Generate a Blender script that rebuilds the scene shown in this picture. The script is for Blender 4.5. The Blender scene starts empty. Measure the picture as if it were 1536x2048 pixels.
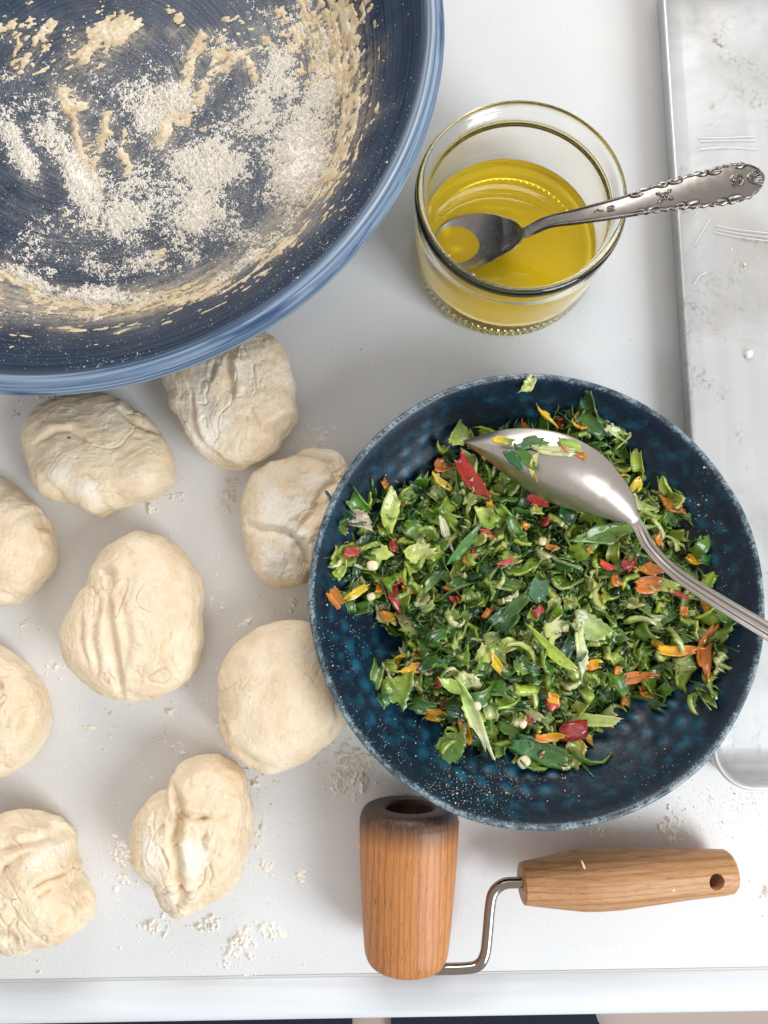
import bpy, bmesh, math, random
import numpy as np
from mathutils import Vector, Matrix
R = math.radians
random.seed(7); rng = np.random.default_rng(7)
scene = bpy.context.scene
col = scene.collection

# ------------------------------------------------------------------ camera, world, lamps, exposure
CH, TILT, F = 0.40, R(9.5), 1540.0
cam_d = bpy.data.cameras.new('camera'); cam = bpy.data.objects.new('camera', cam_d); col.objects.link(cam)
cam.location = (0, 0, CH); cam.rotation_euler = (TILT, 0, 0)
cam_d.sensor_fit = 'VERTICAL'; cam_d.sensor_height = 32.0; cam_d.sensor_width = 24.0
cam_d.lens = F / 2048 * 32.0; cam_d.clip_start = 0.01; cam_d.clip_end = 50
scene.camera = cam
w = bpy.data.worlds.new("World"); scene.world = w; w.use_nodes = True
wn = w.node_tree; bg = wn.nodes['Background']
bg.inputs[0].default_value = (1.0, 0.95, 0.90, 1); bg.inputs[1].default_value = 0.56
def area(name, loc, target, sx, sy, power, colr):
    l = bpy.data.lights.new(name, 'AREA'); l.shape = 'RECTANGLE'; l.size = sx; l.size_y = sy
    l.energy = power; l.color = colr
    o = bpy.data.objects.new(name, l); col.objects.link(o); o.location = loc
    o.rotation_euler = (Vector(target) - Vector(loc)).to_track_quat('-Z', 'Y').to_euler(); return o
area('window_lamp', (0.85, -0.62, 0.70), (0.0, 0.0, 0.0), 0.55, 0.75, 12.5, (0.90, 0.96, 1.0))
area('far_window_lamp', (-0.05, 1.55, 1.20), (0, 0.1, 0), 1.2, 0.8, 19.0, (1.0, 0.96, 0.92))
scene.view_settings.view_transform = 'Standard'; scene.view_settings.look = 'None'
scene.view_settings.exposure = 0.12; scene.view_settings.gamma = 1.0
try:
    scene.cycles.caustics_refractive = True; scene.cycles.caustics_reflective = False
    scene.cycles.max_bounces = 28; scene.cycles.transmission_bounces = 28; scene.cycles.transparent_max_bounces = 12
except Exception: pass

def P(px, py, z=0.0):
    """photo pixel -> world point on the level plane at height z"""
    x = (px - 768) / F; y = -(py - 1024) / F
    yy = y * math.cos(TILT) + math.sin(TILT); zz = y * math.sin(TILT) - math.cos(TILT)
    t = (z - CH) / zz
    return np.array([x * t, yy * t, z])
def PP(pts, z=0.0): return np.array([P(p[0], p[1], z) for p in pts])
def fit_circle(pts, z):
    q = PP(pts, z); A = np.c_[2*q[:, 0], 2*q[:, 1], np.ones(len(q))]
    s = np.linalg.lstsq(A, (q[:, :2]**2).sum(1), rcond=None)[0]
    return s[0], s[1], math.sqrt(s[2] + s[0]**2 + s[1]**2)

# ------------------------------------------------------------------ numpy noise
def _h(ix, iy, iz, seed):
    n = (ix * 374761393 + iy * 668265263 + iz * 2147483647 + seed * 974634777) & 0xFFFFFFFF
    n = ((n ^ (n >> 13)) * 1274126177) & 0xFFFFFFFF
    n = ((n ^ (n >> 16)) * 2246822519) & 0xFFFFFFFF
    return ((n ^ (n >> 15)) & 0xFFFFFF) / float(0xFFFFFF)
def vn(x, y, z=0.0, seed=0):
    x = np.asarray(x, float); y = np.asarray(y, float); z = np.zeros_like(x) + z
    ix, iy, iz = np.floor(x).astype(np.int64), np.floor(y).astype(np.int64), np.floor(z).astype(np.int64)
    fx, fy, fz = x - ix, y - iy, z - iz
    fx, fy, fz = fx*fx*(3-2*fx), fy*fy*(3-2*fy), fz*fz*(3-2*fz)
    r = 0
    for a in (0, 1):
        for b in (0, 1):
            for c in (0, 1):
                r = r + _h(ix+a, iy+b, iz+c, seed) * (fx if a else 1-fx) * (fy if b else 1-fy) * (fz if c else 1-fz)
    return r * 2 - 1
def fbm(x, y, z=0.0, o=4, seed=0, gain=.5):
    r = 0; a = 1; t = 0
    for k in range(o):
        s = 2.03**k
        r = r + a * vn(np.asarray(x)*s + 17.3*k, np.asarray(y)*s - 9.1*k, np.asarray(z)*s, seed + k); t += a; a *= gain
    return r / t
def sst(a, b, x):
    t = np.clip((np.asarray(x, float)-a)/(b-a), 0, 1); return t*t*(3-2*t)
def seg_dist(x, y, poly):
    """distance to polyline, signed side, and position along it (0..1)"""
    best = np.full(np.shape(x), 1e9); side = np.zeros(np.shape(x)); par = np.zeros(np.shape(x)); n = len(poly)-1
    for i in range(n):
        a, b = poly[i][:2], poly[i+1][:2]; d = b-a; L = (d**2).sum() + 1e-12
        t = np.clip(((x-a[0])*d[0] + (y-a[1])*d[1])/L, 0, 1)
        ex, ey = x-a[0]-t*d[0], y-a[1]-t*d[1]; q = np.hypot(ex, ey)
        m = q < best; best = np.where(m, q, best)
        side = np.where(m, np.sign(d[0]*ey - d[1]*ex), side); par = np.where(m, (i+t)/n, par)
    return best, side, par

# ------------------------------------------------------------------ mesh and object helpers
def mesh_np(name, V, Fc, mat=None, smooth=True, uv=None, attrs=None, cols=None):
    me = bpy.data.meshes.new(name); V = np.asarray(V, np.float32); Fc = np.asarray(Fc, np.int32)
    k = Fc.shape[1]
    me.vertices.add(len(V)); me.vertices.foreach_set('co', V.ravel())
    me.loops.add(Fc.size); me.loops.foreach_set('vertex_index', Fc.ravel())
    me.polygons.add(len(Fc)); me.polygons.foreach_set('loop_start', np.arange(0, Fc.size, k, dtype=np.int32))
    me.polygons.foreach_set('loop_total', np.full(len(Fc), k, np.int32))
    me.update(calc_edges=True)
    me.polygons.foreach_set('use_smooth', np.full(len(Fc), smooth, bool))
    if uv is not None:
        l = me.uv_layers.new(name='UVMap'); l.data.foreach_set('uv', np.asarray(uv, np.float32)[Fc.ravel()].ravel())
    for n, v in (attrs or {}).items():
        a = me.attributes.new(n, 'FLOAT', 'POINT'); a.data.foreach_set('value', np.asarray(v, np.float32).ravel())
    if cols is not None:
        a = me.attributes.new('col', 'FLOAT_COLOR', 'POINT')
        a.data.foreach_set('color', np.c_[cols, np.ones(len(V))].astype(np.float32).ravel())
    if mat: me.materials.append(mat)
    me.validate()
    return me
def obj(name, me, parent=None, label=None, cat=None, group=None, kind=None, loc=None):
    o = bpy.data.objects.new(name, me); col.objects.link(o)
    if parent: o.parent = parent
    if loc is not None: o.location = loc
    tag(o, label, cat, group, kind); return o
def tag(o, label=None, cat=None, group=None, kind=None):
    for k, v in (('label', label), ('category', cat), ('group', group), ('kind', kind)):
        if v: o[k] = v
def thing(name, loc, label, cat, group=None, rz=0.0):
    o = bpy.data.objects.new(name, None); col.objects.link(o); o.location = loc; o.rotation_euler = (0, 0, rz)
    o.empty_display_size = .01; tag(o, label, cat, group); return o
def lathe(prof, n, seam=0.0, attr=None, disp=None, close=False):
    """prof: list of (r, z); returns V, F, uv, attrs"""
    prof = np.array(prof, float); m = len(prof)
    th = seam + np.linspace(0, 2*math.pi, n+1)
    L = np.r_[0, np.cumsum(np.hypot(*np.diff(prof, axis=0).T))]
    TH, RR = np.meshgrid(th, prof[:, 0]); ZZ = np.repeat(prof[:, 1][:, None], n+1, 1); LL = np.repeat(L[:, None], n+1, 1)
    if disp is not None: RR, ZZ = disp(TH, RR, ZZ, LL)
    V = np.c_[(RR*np.cos(TH)).ravel(), (RR*np.sin(TH)).ravel(), ZZ.ravel()]
    i, j = np.meshgrid(np.arange(m-1), np.arange(n), indexing='ij'); a = (i*(n+1)+j).ravel()
    Fc = np.c_[a, a+1, a+n+2, a+n+1]
    uv = np.c_[((TH-seam)/(2*math.pi)).ravel(), LL.ravel()/L[-1]]
    at = {}
    if attr:
        for k, v in attr.items(): at[k] = np.repeat(np.array(v, float)[:, None], n+1, 1).ravel()
    return V, Fc, uv, at
def smooth_prof(pts, n=60):
    """Catmull-Rom through profile points"""
    p = np.array(pts, float); p = np.vstack([2*p[0]-p[1], p, 2*p[-1]-p[-2]]); out = []
    segs = len(p)-3; k = max(2, n//segs)
    for i in range(segs):
        a, b, c, d = p[i:i+4]
        for t in np.arange(k)/k:
            out.append(.5*((2*b)+(-a+c)*t+(2*a-5*b+4*c-d)*t*t+(-a+3*b-3*c+d)*t**3))
    out.append(p[-2]); return np.array(out)
def tube(path, rad, n=16, k=60):
    p = smooth_prof(path, k); T = np.gradient(p, axis=0); T /= np.linalg.norm(T, axis=1)[:, None]
    V = []; up = np.array([0, 0, 1.0])
    for q, t in zip(p, T):
        s = np.cross(t, up); s /= np.linalg.norm(s)+1e-9; u = np.cross(s, t)
        for a in np.arange(n)/n*2*math.pi: V.append(q + rad*(s*math.cos(a)+u*math.sin(a)))
    Fc = [(i*n+j, i*n+(j+1) % n, (i+1)*n+(j+1) % n, (i+1)*n+j) for i in range(len(p)-1) for j in range(n)]
    return np.array(V), np.array(Fc)

# ------------------------------------------------------------------ material helpers
class M:
    def __init__(s, name, color=(.8, .8, .8), rough=.5, metal=0.0, **kw):
        s.m = bpy.data.materials.new(name); s.m.use_nodes = True; s.t = s.m.node_tree
        s.b = s.t.nodes['Principled BSDF']; s.set('Base Color', (*color, 1)); s.set('Roughness', rough); s.set('Metallic', metal)
        for k, v in kw.items(): s.set(k.replace('_', ' '), v)
    def set(s, k, v):
        if isinstance(v, bpy.types.NodeSocket): s.t.links.new(v, s.b.inputs[k])
        else: s.b.inputs[k].default_value = v
    def n(s, typ, ins=None, **props):
        nd = s.t.nodes.new(typ)
        for k, v in props.items(): setattr(nd, k, v)
        for k, v in (ins or {}).items():
            if isinstance(v, bpy.types.NodeSocket): s.t.links.new(v, nd.inputs[k])
            else: nd.inputs[k].default_value = v
        return nd
    def coord(s, which='Object', scale=(1, 1, 1), rot=(0, 0, 0)):
        c = s.n('ShaderNodeTexCoord').outputs[which]
        return s.n('ShaderNodeMapping', {'Vector': c, 'Scale': scale, 'Rotation': rot}).outputs[0]
    def noise(s, vec, scale=5, detail=4, rough=.55, dist=0.0):
        return s.n('ShaderNodeTexNoise', {'Vector': vec, 'Scale': scale, 'Detail': detail, 'Roughness': rough, 'Distortion': dist}).outputs[0]
    def ramp(s, fac, stops):
        r = s.n('ShaderNodeValToRGB', {'Fac': fac}); e = r.color_ramp.elements
        while len(e) < len(stops): e.new(0.5)
        for q, (p, c) in zip(e, stops):
            q.position = p; q.color = (*c, 1) if len(c) == 3 else c
        return r.outputs[0]
    def f(s, fac, a, b, lo=0.0, hi=1.0):
        return s.n('ShaderNodeMapRange', {'Value': fac, 'From Min': a, 'From Max': b, 'To Min': lo, 'To Max': hi}).outputs[0]
    def mix(s, fac, a, b, mode='MIX'):
        nd = s.n('ShaderNodeMix', data_type='RGBA', blend_type=mode)
        for k, v in ((0, fac), (6, a), (7, b)):
            if isinstance(v, bpy.types.NodeSocket): s.t.links.new(v, nd.inputs[k])
            else: nd.inputs[k].default_value = v if k == 0 else ((*v, 1) if len(v) == 3 else v)
        return nd.outputs[2]
    def math(s, op, a, b=0.0):
        nd = s.n('ShaderNodeMath', operation=op)
        for k, v in ((0, a), (1, b)):
            if isinstance(v, bpy.types.NodeSocket): s.t.links.new(v, nd.inputs[k])
            else: nd.inputs[k].default_value = v
        return nd.outputs[0]
    def attr(s, name, out=2): return s.n('ShaderNodeAttribute', attribute_name=name).outputs[out]
    def bump(s, h, strength=.5, dist=.001):
        nd = s.n('ShaderNodeBump', {'Height': h, 'Strength': strength, 'Distance': dist}); s.set('Normal', nd.outputs[0])

# counter laminate
c = M('counter_laminate', (.76, .77, .79), .42)
co = c.coord()
c.set('Base Color', c.mix(c.f(c.noise(co, 9, 3), .35, .7), (.76, .775, .80), (.82, .82, .825)))
fm = c.math('MULTIPLY', c.f(c.noise(co, 14, 4, .6, .6), .50, .72), c.f(c.noise(co, 700, 3, .8), .42, .62))
lk = c.b.inputs['Base Color'].links[0].from_socket
c.set('Base Color', c.mix(c.math('MULTIPLY', fm, .8), lk, (.88, .84, .77)))
c.set('Roughness', c.f(fm, 0, 1, .38, .9))
c.bump(c.math('ADD', c.math('MULTIPLY', fm, 1.2), c.n('ShaderNodeTexVoronoi', {'Vector': co, 'Scale': 900.0}).outputs[0]), .18, .0004)
m_counter = c.m
c = M('counter_edge_strip', (.74, .78, .84), .22)
c.set('Base Color', c.mix(c.f(c.noise(c.coord(scale=(3, 60, 60)), 4, 3), .4, .7), (.70, .745, .80), (.76, .80, .85)))
m_edge = c.m
m_groove = M('groove_dirt', (.60, .61, .585), .8).m
# flour
c = M('flour_powder', (.93, .885, .81), .95); c.set('Subsurface Weight', .15); c.set('Subsurface Radius', (.002, .0015, .001)); c.set('Subsurface Scale', .3)
c.bump(c.noise(c.coord(), 1400, 3), .5, .0006); m_flour = c.m
# dough
c = M('wheat_dough', (.7, .6, .45), .5)
co = c.coord(); fl = c.attr('flour'); grain = c.noise(co, 950, 3, .75); patch = c.noise(co, 60, 5, .6)
base = c.mix(c.f(patch, .35, .68), (.76, .60, .405), (.87, .765, .60))
base = c.mix(c.f(c.noise(co, 260, 2), .66, .74, 0, .45), base, (.58, .43, .25))
flf = c.math('MULTIPLY', c.f(c.math('ADD', c.math('MULTIPLY', grain, 1.3), fl), .98, 1.24), 1.0)
c.set('Base Color', c.mix(flf, base, (.87, .81, .71))); c.set('Roughness', c.f(flf, 0, 1, .42, .95))
c.set('Subsurface Weight', .35); c.set('Subsurface Radius', (.006, .0035, .0018)); c.set('Subsurface Scale', .5)
c.bump(c.math('ADD', c.math('MULTIPLY', grain, .45), c.math('ADD', patch, c.noise(co, 260, 5, .65))), .5, .0012); m_dough = c.m
# dough residue smears
c = M('sticky_dough_residue', (.6, .47, .3), .38); co = c.coord()
c.set('Base Color', c.mix(c.f(c.noise(co, 90, 4), .35, .7), (.60, .47, .29), (.82, .72, .55)))
c.set('Subsurface Weight', .3); c.set('Subsurface Radius', (.003, .002, .001)); c.set('Subsurface Scale', .4)
c.bump(c.noise(co, 500, 4), .5, .0008); m_residue = c.m
# blue mixing bowl: brushed glaze
c = M('brushed_blue_glaze', (.05, .08, .15), .33)
uv = c.coord('UV', (6, 190, 1)); st = c.noise(uv, 1, 5, .65, .2); st2 = c.noise(c.coord('UV', (14, 40, 1)), 1, 4)
lip = c.attr('lip')
base = c.mix(c.f(st, .38, .66), (.006, .016, .042), (.026, .056, .108))
base = c.mix(c.f(st2, .55, .75, 0, .5), base, (.045, .085, .155))
lipc = c.ramp(st, [(.30, (.035, .07, .15)), (.44, (.10, .165, .27)), (.56, (.27, .36, .47)), (.72, (.58, .66, .74))])
lipc = c.mix(c.f(st2, .56, .66), lipc, (.035, .075, .17))
film = c.math('MULTIPLY', c.attr('film'), c.f(c.math('ADD', c.math('MULTIPLY', c.noise(c.coord('UV', (40, 150, 1)), 1, 5, .7), .6), c.math('MULTIPLY', c.noise(c.coord(), 520, 4, .8), .5)), .42, .68))
film = c.math('MULTIPLY', film, .7); base = c.mix(film, base, (.66, .63, .58))
smr = c.math('MULTIPLY', c.attr('smear'), c.f(c.math('ADD', c.math('MULTIPLY', st, .5), c.math('MULTIPLY', c.noise(c.coord(), 330, 5, .75), .6)), .46, .66)); base = c.mix(smr, base, (.50, .42, .30)); c.set('Specular IOR Level', .3); c.set('Roughness', c.f(film, 0, 1, .34, .9))
c.set('Base Color', c.mix(lip, base, lipc)); c.bump(st, .35, .001); m_bowl = c.m
# reactive glaze plate
c = M('reactive_blue_glaze', (.02, .06, .13), .2)
co = c.coord(); fine = c.noise(co, 900, 3, .75); mid = c.noise(co, 130, 5, .7); big = c.noise(co, 22, 3); lip = c.attr('lip'); bp = c.attr('bump')
base = c.mix(c.f(c.math('ADD', c.math('MULTIPLY', bp, .42), mid), .50, 1.04), (.002, .013, .032), (.009, .13, .225))
base = c.mix(c.f(c.math('ADD', c.math('MULTIPLY', bp, .35), fine), .84, 1.1, 0, .55), base, (.16, .30, .38))
lipf = c.f(c.math('ADD', lip, c.math('MULTIPLY', c.math('SUBTRACT', fine, .5), 1.6)), .45, .95)
lipc = c.ramp(c.math('ADD', c.math('MULTIPLY', mid, .6), c.math('MULTIPLY', fine, .4)), [(.36, (.02, .025, .03)), (.48, (.07, .115, .15)), (.59, (.30, .38, .42)), (.66, (.20, .13, .08))])
c.set('Base Color', c.mix(lipf, base, lipc)); c.set('Roughness', c.f(fine, .3, .7, .26, .44))
c.bump(c.math('ADD', mid, c.math('MULTIPLY', fine, .3)), .25, .001); m_plate = c.m
# aluminium tray
c = M('scuffed_aluminium', (.7, .71, .72), .4, .5)
co = c.coord(); br = c.noise(c.coord(scale=(120, 5, 5)), 1, 5, .6); bl = c.noise(co, 16, 5, .62, .5); sp = c.noise(co, 420, 2, .6)
base = c.mix(c.f(bl, .45, .68), (.66, .675, .69), (.46, .47, .47)); base = c.mix(c.math('MULTIPLY', c.f(c.noise(co, 21, 4, .6, 1.0), .54, .70), c.f(c.math('ADD', c.math('MULTIPLY', c.noise(co, 150, 4, .7, 1.5), .6), c.math('MULTIPLY', sp, .4)), .50, .62)), base, (.24, .22, .19))
base = c.mix(c.f(c.noise(co, 11, 4, .6), .56, .72, 0, .6), base, (.52, .44, .35))
c.set('Base Color', base); c.set('Roughness', c.f(c.math('ADD', br, bl), .7, 1.3, .34, .55)); c.bump(br, .06, .0006); m_tray = c.m
# silver
def silver(name, lo, hi, rough):
    c = M(name, hi, rough, 1.0); co = c.coord(); nz = c.noise(co, 160, 5, .65); cav = c.attr('cavity')
    base = c.mix(c.f(nz, .35, .7), hi, tuple(h*.82 for h in hi)); base = c.mix(cav, base, lo)
    c.set('Base Color', base); c.set('Roughness', c.f(nz, .3, .75, rough-.05, rough+.14)); c.bump(c.noise(co, 900, 3), .05, .0004)
    return c.m
m_teaspoon = silver('tarnished_silver', (.035, .028, .024), (.37, .345, .325), .24)
m_spoon = silver('worn_silver_plate', (.10, .08, .07), (.62, .575, .53), .30)
# wood
def wood(name, c1, c2, c3, dark_end=False):
    c = M(name, c1, .48); a = c.noise(c.coord(scale=(38, 38, 4)), 1, 4, .5, .8)
    fib = c.noise(c.coord(scale=(900, 900, 40)), 1, 4, .65); fleck = c.noise(c.coord(scale=(1300, 1300, 150)), 1, 2, .5)
    wv = c.n('ShaderNodeTexWave', {'Vector': c.coord(scale=(1, .35, .09)), 'Scale': 105.0, 'Distortion': 5.0, 'Detail': 3.0, 'Detail Scale': 1.5}).outputs[1]
    base = c.mix(c.f(a, .35, .65), c1, c2); base = c.mix(c.f(wv, .62, 1.0, 0, .55), base, c3)
    base = c.mix(c.f(fib, .42, .7, 0, .55), base, c3); base = c.mix(c.f(fleck, .62, .70, 0, .55), base, tuple(v*.5 for v in c3))
    if dark_end: base = c.mix(c.math('MULTIPLY', c.f(c.math('ADD', c.attr('stain_shade'), c.math('MULTIPLY', c.math('SUBTRACT', a, .5), .6)), .2, .9), c.f(fib, .3, .6, .82, 1.0)), base, (.028, .018, .016))  # dark end: wood stain plus the turned-away face's shade, both painted into the colour
    c.set('Base Color', base); c.bump(c.math('ADD', fib, fleck), .22, .0006); return c.m
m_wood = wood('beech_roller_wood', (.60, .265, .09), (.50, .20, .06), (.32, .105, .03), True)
m_wood2 = wood('beech_handle_wood', (.58, .32, .15), (.46, .23, .095), (.30, .13, .048))
m_steel = M('polished_steel_wire', (.34, .295, .26), .14, 1.0).m
# glass, oil
c = M('green_tinted_glass', (1, 1, .99), .0); c.set('Transmission Weight', 1.0); c.set('IOR', 1.48); m_glass = c.m
va = c.n('ShaderNodeVolumeAbsorption', {'Color': (.90, .94, .42, 1), 'Density': 12.0}); c.t.links.new(va.outputs[0], c.t.nodes['Material Output'].inputs['Volume'])
c = M('glass_meets_oil', (1, .98, .9), .0); c.set('Transmission Weight', 1.0); c.set('IOR', 1.057); m_meet = c.m
c = M('olive_oil', (1.0, .68, .008), .0); c.set('Transmission Weight', .50); c.set('IOR', 1.40); m_oil = c.m
# vegetables: colour comes from per-vertex pigment
c = M('wet_chopped_vegetable', (.1, .3, .05), .20); uv = c.coord('UV', (1.2, 26, 1)); vs = c.noise(uv, 1, 3, .6); cc = c.attr('col', 0)
co = c.coord()
b1 = c.mix(c.f(vs, .35, .7, 0, .42), cc, (.58, .72, .25), 'OVERLAY'); b1 = c.mix(c.f(c.noise(co, 260, 3), .5, .7, 0, .45), b1, (.5, .5, .5), 'MULTIPLY')
c.set('Base Color', b1); c.set('Subsurface Weight', .18); c.set('Subsurface Radius', (.0015, .002, .0008)); c.set('Subsurface Scale', .4)
c.set('Coat Weight', .9); c.set('Coat Roughness', .08); c.bump(c.math('ADD', vs, c.noise(co, 500, 3)), .5, .0007); m_veg = c.m
m_seed = M('pale_seed', (.80, .72, .50), .3, Subsurface_Weight=.3).m
m_seed.node_tree.nodes['Principled BSDF'].inputs['Subsurface Scale'].default_value = .001
m_floor = M('pale_floor', (.62, .52, .47), .6).m
m_rug = M('navy_fabric', (.012, .02, .045), .9).m

# ------------------------------------------------------------------ the setting: counter, floor
q0, q1 = P(0, 1962), P(1536, 1936); ang = math.atan2(q1[1]-q0[1], q1[0]-q0[0]); ce, se = math.cos(ang), math.sin(ang)
def edge_frame(s, t, z):  # s along the counter edge, t away from the cook
    return (q0[0] + ce*s - se*t, q0[1] + se*s + ce*t, z)
def sweep(name, prof, mat, kind='structure', s0=-1.6, s1=1.9, **kw):
    V = [edge_frame(s, t, z) for s in (s0, s1) for t, z in prof]; n = len(prof)
    return obj(name, mesh_np(name, V, [(i, n+i, n+i+1, i+1) for i in range(n-1)], mat), kind=kind, **kw)
ct = sweep('countertop', [(1.8, 0), (.0004, 0), (.0, -.0006)], m_counter)
strip = [(0.0, -.0010), (-.0006, -.0001), (-.0036, .0001), (-.0040, .0005)]
dd = .028
for a in np.linspace(0, 90, 12): strip.append((-.0150-.0055*math.sin(R(a)), .0005-.0055*(1-math.cos(R(a)))))
strip.append((-.0205, -.030)); strip.append((-.008, -.031))
sweep('counter_edge', strip, m_edge, parent=None)
gr = sweep('counter_seam', [(.0005, .0002), (.0000, .00025), (-.0004, .0002)], m_groove)
# floor far below
fz = -.86
a, b = P(-3000, 5200, fz), P(6000, -3500, fz)
V = [(-3, -2.5, fz), (3, -2.5, fz), (3, 2.5, fz), (-3, 2.5, fz)]
obj('floor', mesh_np('floor', V, [(0, 1, 2, 3)], m_floor, False), kind='structure')
def rug(pts, name, label):
    q = PP(pts, fz+.02); n = len(q); lo = q.copy(); lo[:, 2] = fz+.001
    bm = bmesh.new(); vs = [bm.verts.new(v) for v in q]; ls = [bm.verts.new(v) for v in lo]
    bm.faces.new(vs)
    for i in range(n): bm.faces.new((vs[i], ls[i], ls[(i+1) % n], vs[(i+1) % n]))
    bmesh.ops.recalc_face_normals(bm, faces=bm.faces)
    me = bpy.data.meshes.new(name); bm.to_mesh(me); me.materials.append(m_rug)
    obj(name, me, label=label, cat='mat')
rug([(-400, 1900), (700, 1900), (708, 2200), (-400, 2200)], 'floor_mat', 'dark navy floor mat showing under the left part of the counter edge')
rug([(782, 1900), (1150, 1900), (1196, 2042), (1215, 2075), (1225, 2200), (782, 2200)], 'floor_mat', 'dark blue floor mat with rounded corner below the middle of the counter edge')

# ------------------------------------------------------------------ blue mixing bowl
ZR = .070
bx, by, br_ = fit_circle([(891, 20), (848, 250), (762, 430), (600, 604), (380, 732), (130, 778)], ZR)
bx, by = float(bx), float(by)
k = br_/.165
inner = [(.0001, .0185), (.05, .019), (.09, .0205), (.108, .0235), (.120, .031), (.130, .043), (.142, .057), (.1515, .0665), (.157, .0705), (.1615, .0712), (.1645, .069), (.1650, .065), (.1615, .058), (.150, .044), (.135, .024), (.118, .008), (.105, .0015), (.10, .0)]
inner = [(r*k, z) for r, z in inner]
bp_ = smooth_prof(inner, 170)
def bowl_z(r): 
    i = np.argmax(bp_[:, 0] > .158*k); return np.interp(r, bp_[:i, 0], bp_[:i, 1])
lipv = [float(sst(.1560*k, .1605*k, r)) if z > .05 else 0.0 for r, z in bp_]
lipv = [max(l, 1.0 if (i > 90 and z > .045) else l) for i, (l, (r, z)) in enumerate(zip(lipv, bp_))]
def dsp(TH, RR, ZZ, LL):
    n = fbm(TH*1.5, LL*900, 0, 2, 5)*.00025*sst(.06, .1, RR) + fbm(np.cos(TH)*2, np.sin(TH)*2, LL*30, 2, 8)*.0006
    return RR + n, ZZ + n*.6
V, Fc, uv, at = lathe(bp_, 420, seam=R(135), attr={'lip': lipv}, disp=dsp)
bowl = thing('mixing_bowl', (bx, by, .0), 'large blue brushed glazed bowl smeared with flour and dough, corner of the counter', 'bowl')
BV = V.copy()
def bowl_film():
    X_, Y_ = BV[:, 0]+bx, BV[:, 1]+by
    D_ = blobs(X_, Y_, FB, zb); r_ = np.hypot(BV[:, 0], BV[:, 1])
    D_ = np.maximum(D_*.85, .75*np.exp(-((r_-.112*k)/.012)**2)) + .25*fbm(X_*70, Y_*70, 0, 3, 91)
    return np.clip(D_, 0, 1)*(BV[:, 2] < .066)*(1-sst(.135*k, .155*k, r_)*.8)
bowl_obj = obj('bowl_body', mesh_np('bowl_body', V, Fc, m_bowl, uv=uv, attrs=at), bowl)

DUST = [(350, 350, 190, 170, 6000, .02), (560, 300, 90, 160, 3000, .02), (250, 480, 180, 80, 1200, .02), (150, 640, 170, 40, 700, .024), (150, 200, 130, 110, 700, .02), (60, 700, 100, 30, 260, .05), (1, 1, 1, 1, 0, .05), (640, 560, 60, 60, 300, .04), (250, 735, 60, 14, 160, .066), (720, 480, 40, 90, 200, .05)]
# layers stuck on the bowl: height fields that rise above the glaze
def height_layer(name, x0, x1, y0, y1, cell, hfun, zfun, mat, **kw):
    nx, ny = int((x1-x0)/cell), int((y1-y0)/cell)
    X, Y = np.meshgrid(np.linspace(x0, x1, nx), np.linspace(y0, y1, ny))
    H = hfun(X, Y); keep = (H > 0)
    q = keep[:-1, :-1] | keep[1:, :-1] | keep[:-1, 1:] | keep[1:, 1:]
    i, j = np.nonzero(q); a = i*nx + j; Fc = np.c_[a, a+1, a+nx+1, a+nx]
    used = np.unique(Fc); remap = np.zeros(nx*ny, np.int64); remap[used] = np.arange(len(used))
    Z = zfun(X, Y) + np.maximum(H, -.0006)
    V = np.c_[X.ravel(), Y.ravel(), Z.ravel()][used]
    print(name, len(Fc))
    return obj(name, mesh_np(name, V, remap[Fc], mat), kind='stuff', **kw)
def blobs(X, Y, lst, z):
    D = np.zeros_like(X)
    for (px, py, rx, ry, a, s) in lst:
        c_ = P(px, py, z); ppm = np.linalg.norm(P(px+10, py, z)-c_)/10
        u = (X-c_[0])*math.cos(R(a)) + (Y-c_[1])*math.sin(R(a)); v = -(X-c_[0])*math.sin(R(a)) + (Y-c_[1])*math.cos(R(a))
        D = np.maximum(D, s*np.exp(-((u/(rx*ppm))**2 + (v/(ry*ppm))**2)))
    return D
def lines(X, Y, lst, z):
    D = np.zeros_like(X)
    for pts, wpx, s in lst:
        q = PP(pts, z); ppm = np.linalg.norm(P(pts[0][0]+10, pts[0][1], z)-q[0])/10
        d, _, t = seg_dist(X, Y, q); D = np.maximum(D, s*np.exp(-(d/(wpx*ppm))**2))
    return D
zb = .02
FB = [(350, 200, 110, 60, 20, .75), (600, 330, 75, 150, 75, .0), (600, 330, 85, 160, 5, 1.0), (560, 150, 60, 110, 10, .8), (420, 330, 120, 90, 0, .78), (400, 420, 130, 80, -20, .72),
      (300, 230, 60, 60, 0, .7), (160, 360, 40, 110, 30, .95), (100, 260, 70, 60, 0, .68), (40, 300, 28, 110, 25, .85), (250, 430, 110, 90, 0, .60), (300, 520, 200, 50, 5, .50), (600, 500, 60, 70, -40, .9), (520, 240, 120, 110, 0, .66),
      (480, 570, 120, 35, 35, .85), (200, 600, 170, 30, -5, .85), (60, 560, 80, 20, -30, .75), (370, 390, 300, 220, 0, .50), (200, 220, 260, 160, 0, .42), (640, 420, 40, 110, -15, .85), (560, 60, 80, 80, 0, .5), (100, 650, 160, 30, 0, .42), (640, 200, 60, 160, 0, .62), (450, 100, 90, 60, 0, .48), (100, 500, 120, 100, 0, .42)]
def flour_h(X, Y):
    D = blobs(X, Y, FB, zb)
    r = np.hypot(X-bx, Y-by)
    D *= 1 - .85*sst(.118*k, .130*k, r)
    D = D + .28*fbm(X*90, Y*90, 0, 3, 11)
    clump = fbm(X*480, Y*480, 0, 4, 21, .68)*.5+.5
    fine = vn(X*2300, Y*2300, 0, 31)*.5+.5
    g = clump*.60 + fine*.40
    return np.where(r < .150*k, np.clip((g - (.905 - D*.80))*.0070, -.0006, .0026), -.0006)
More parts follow.
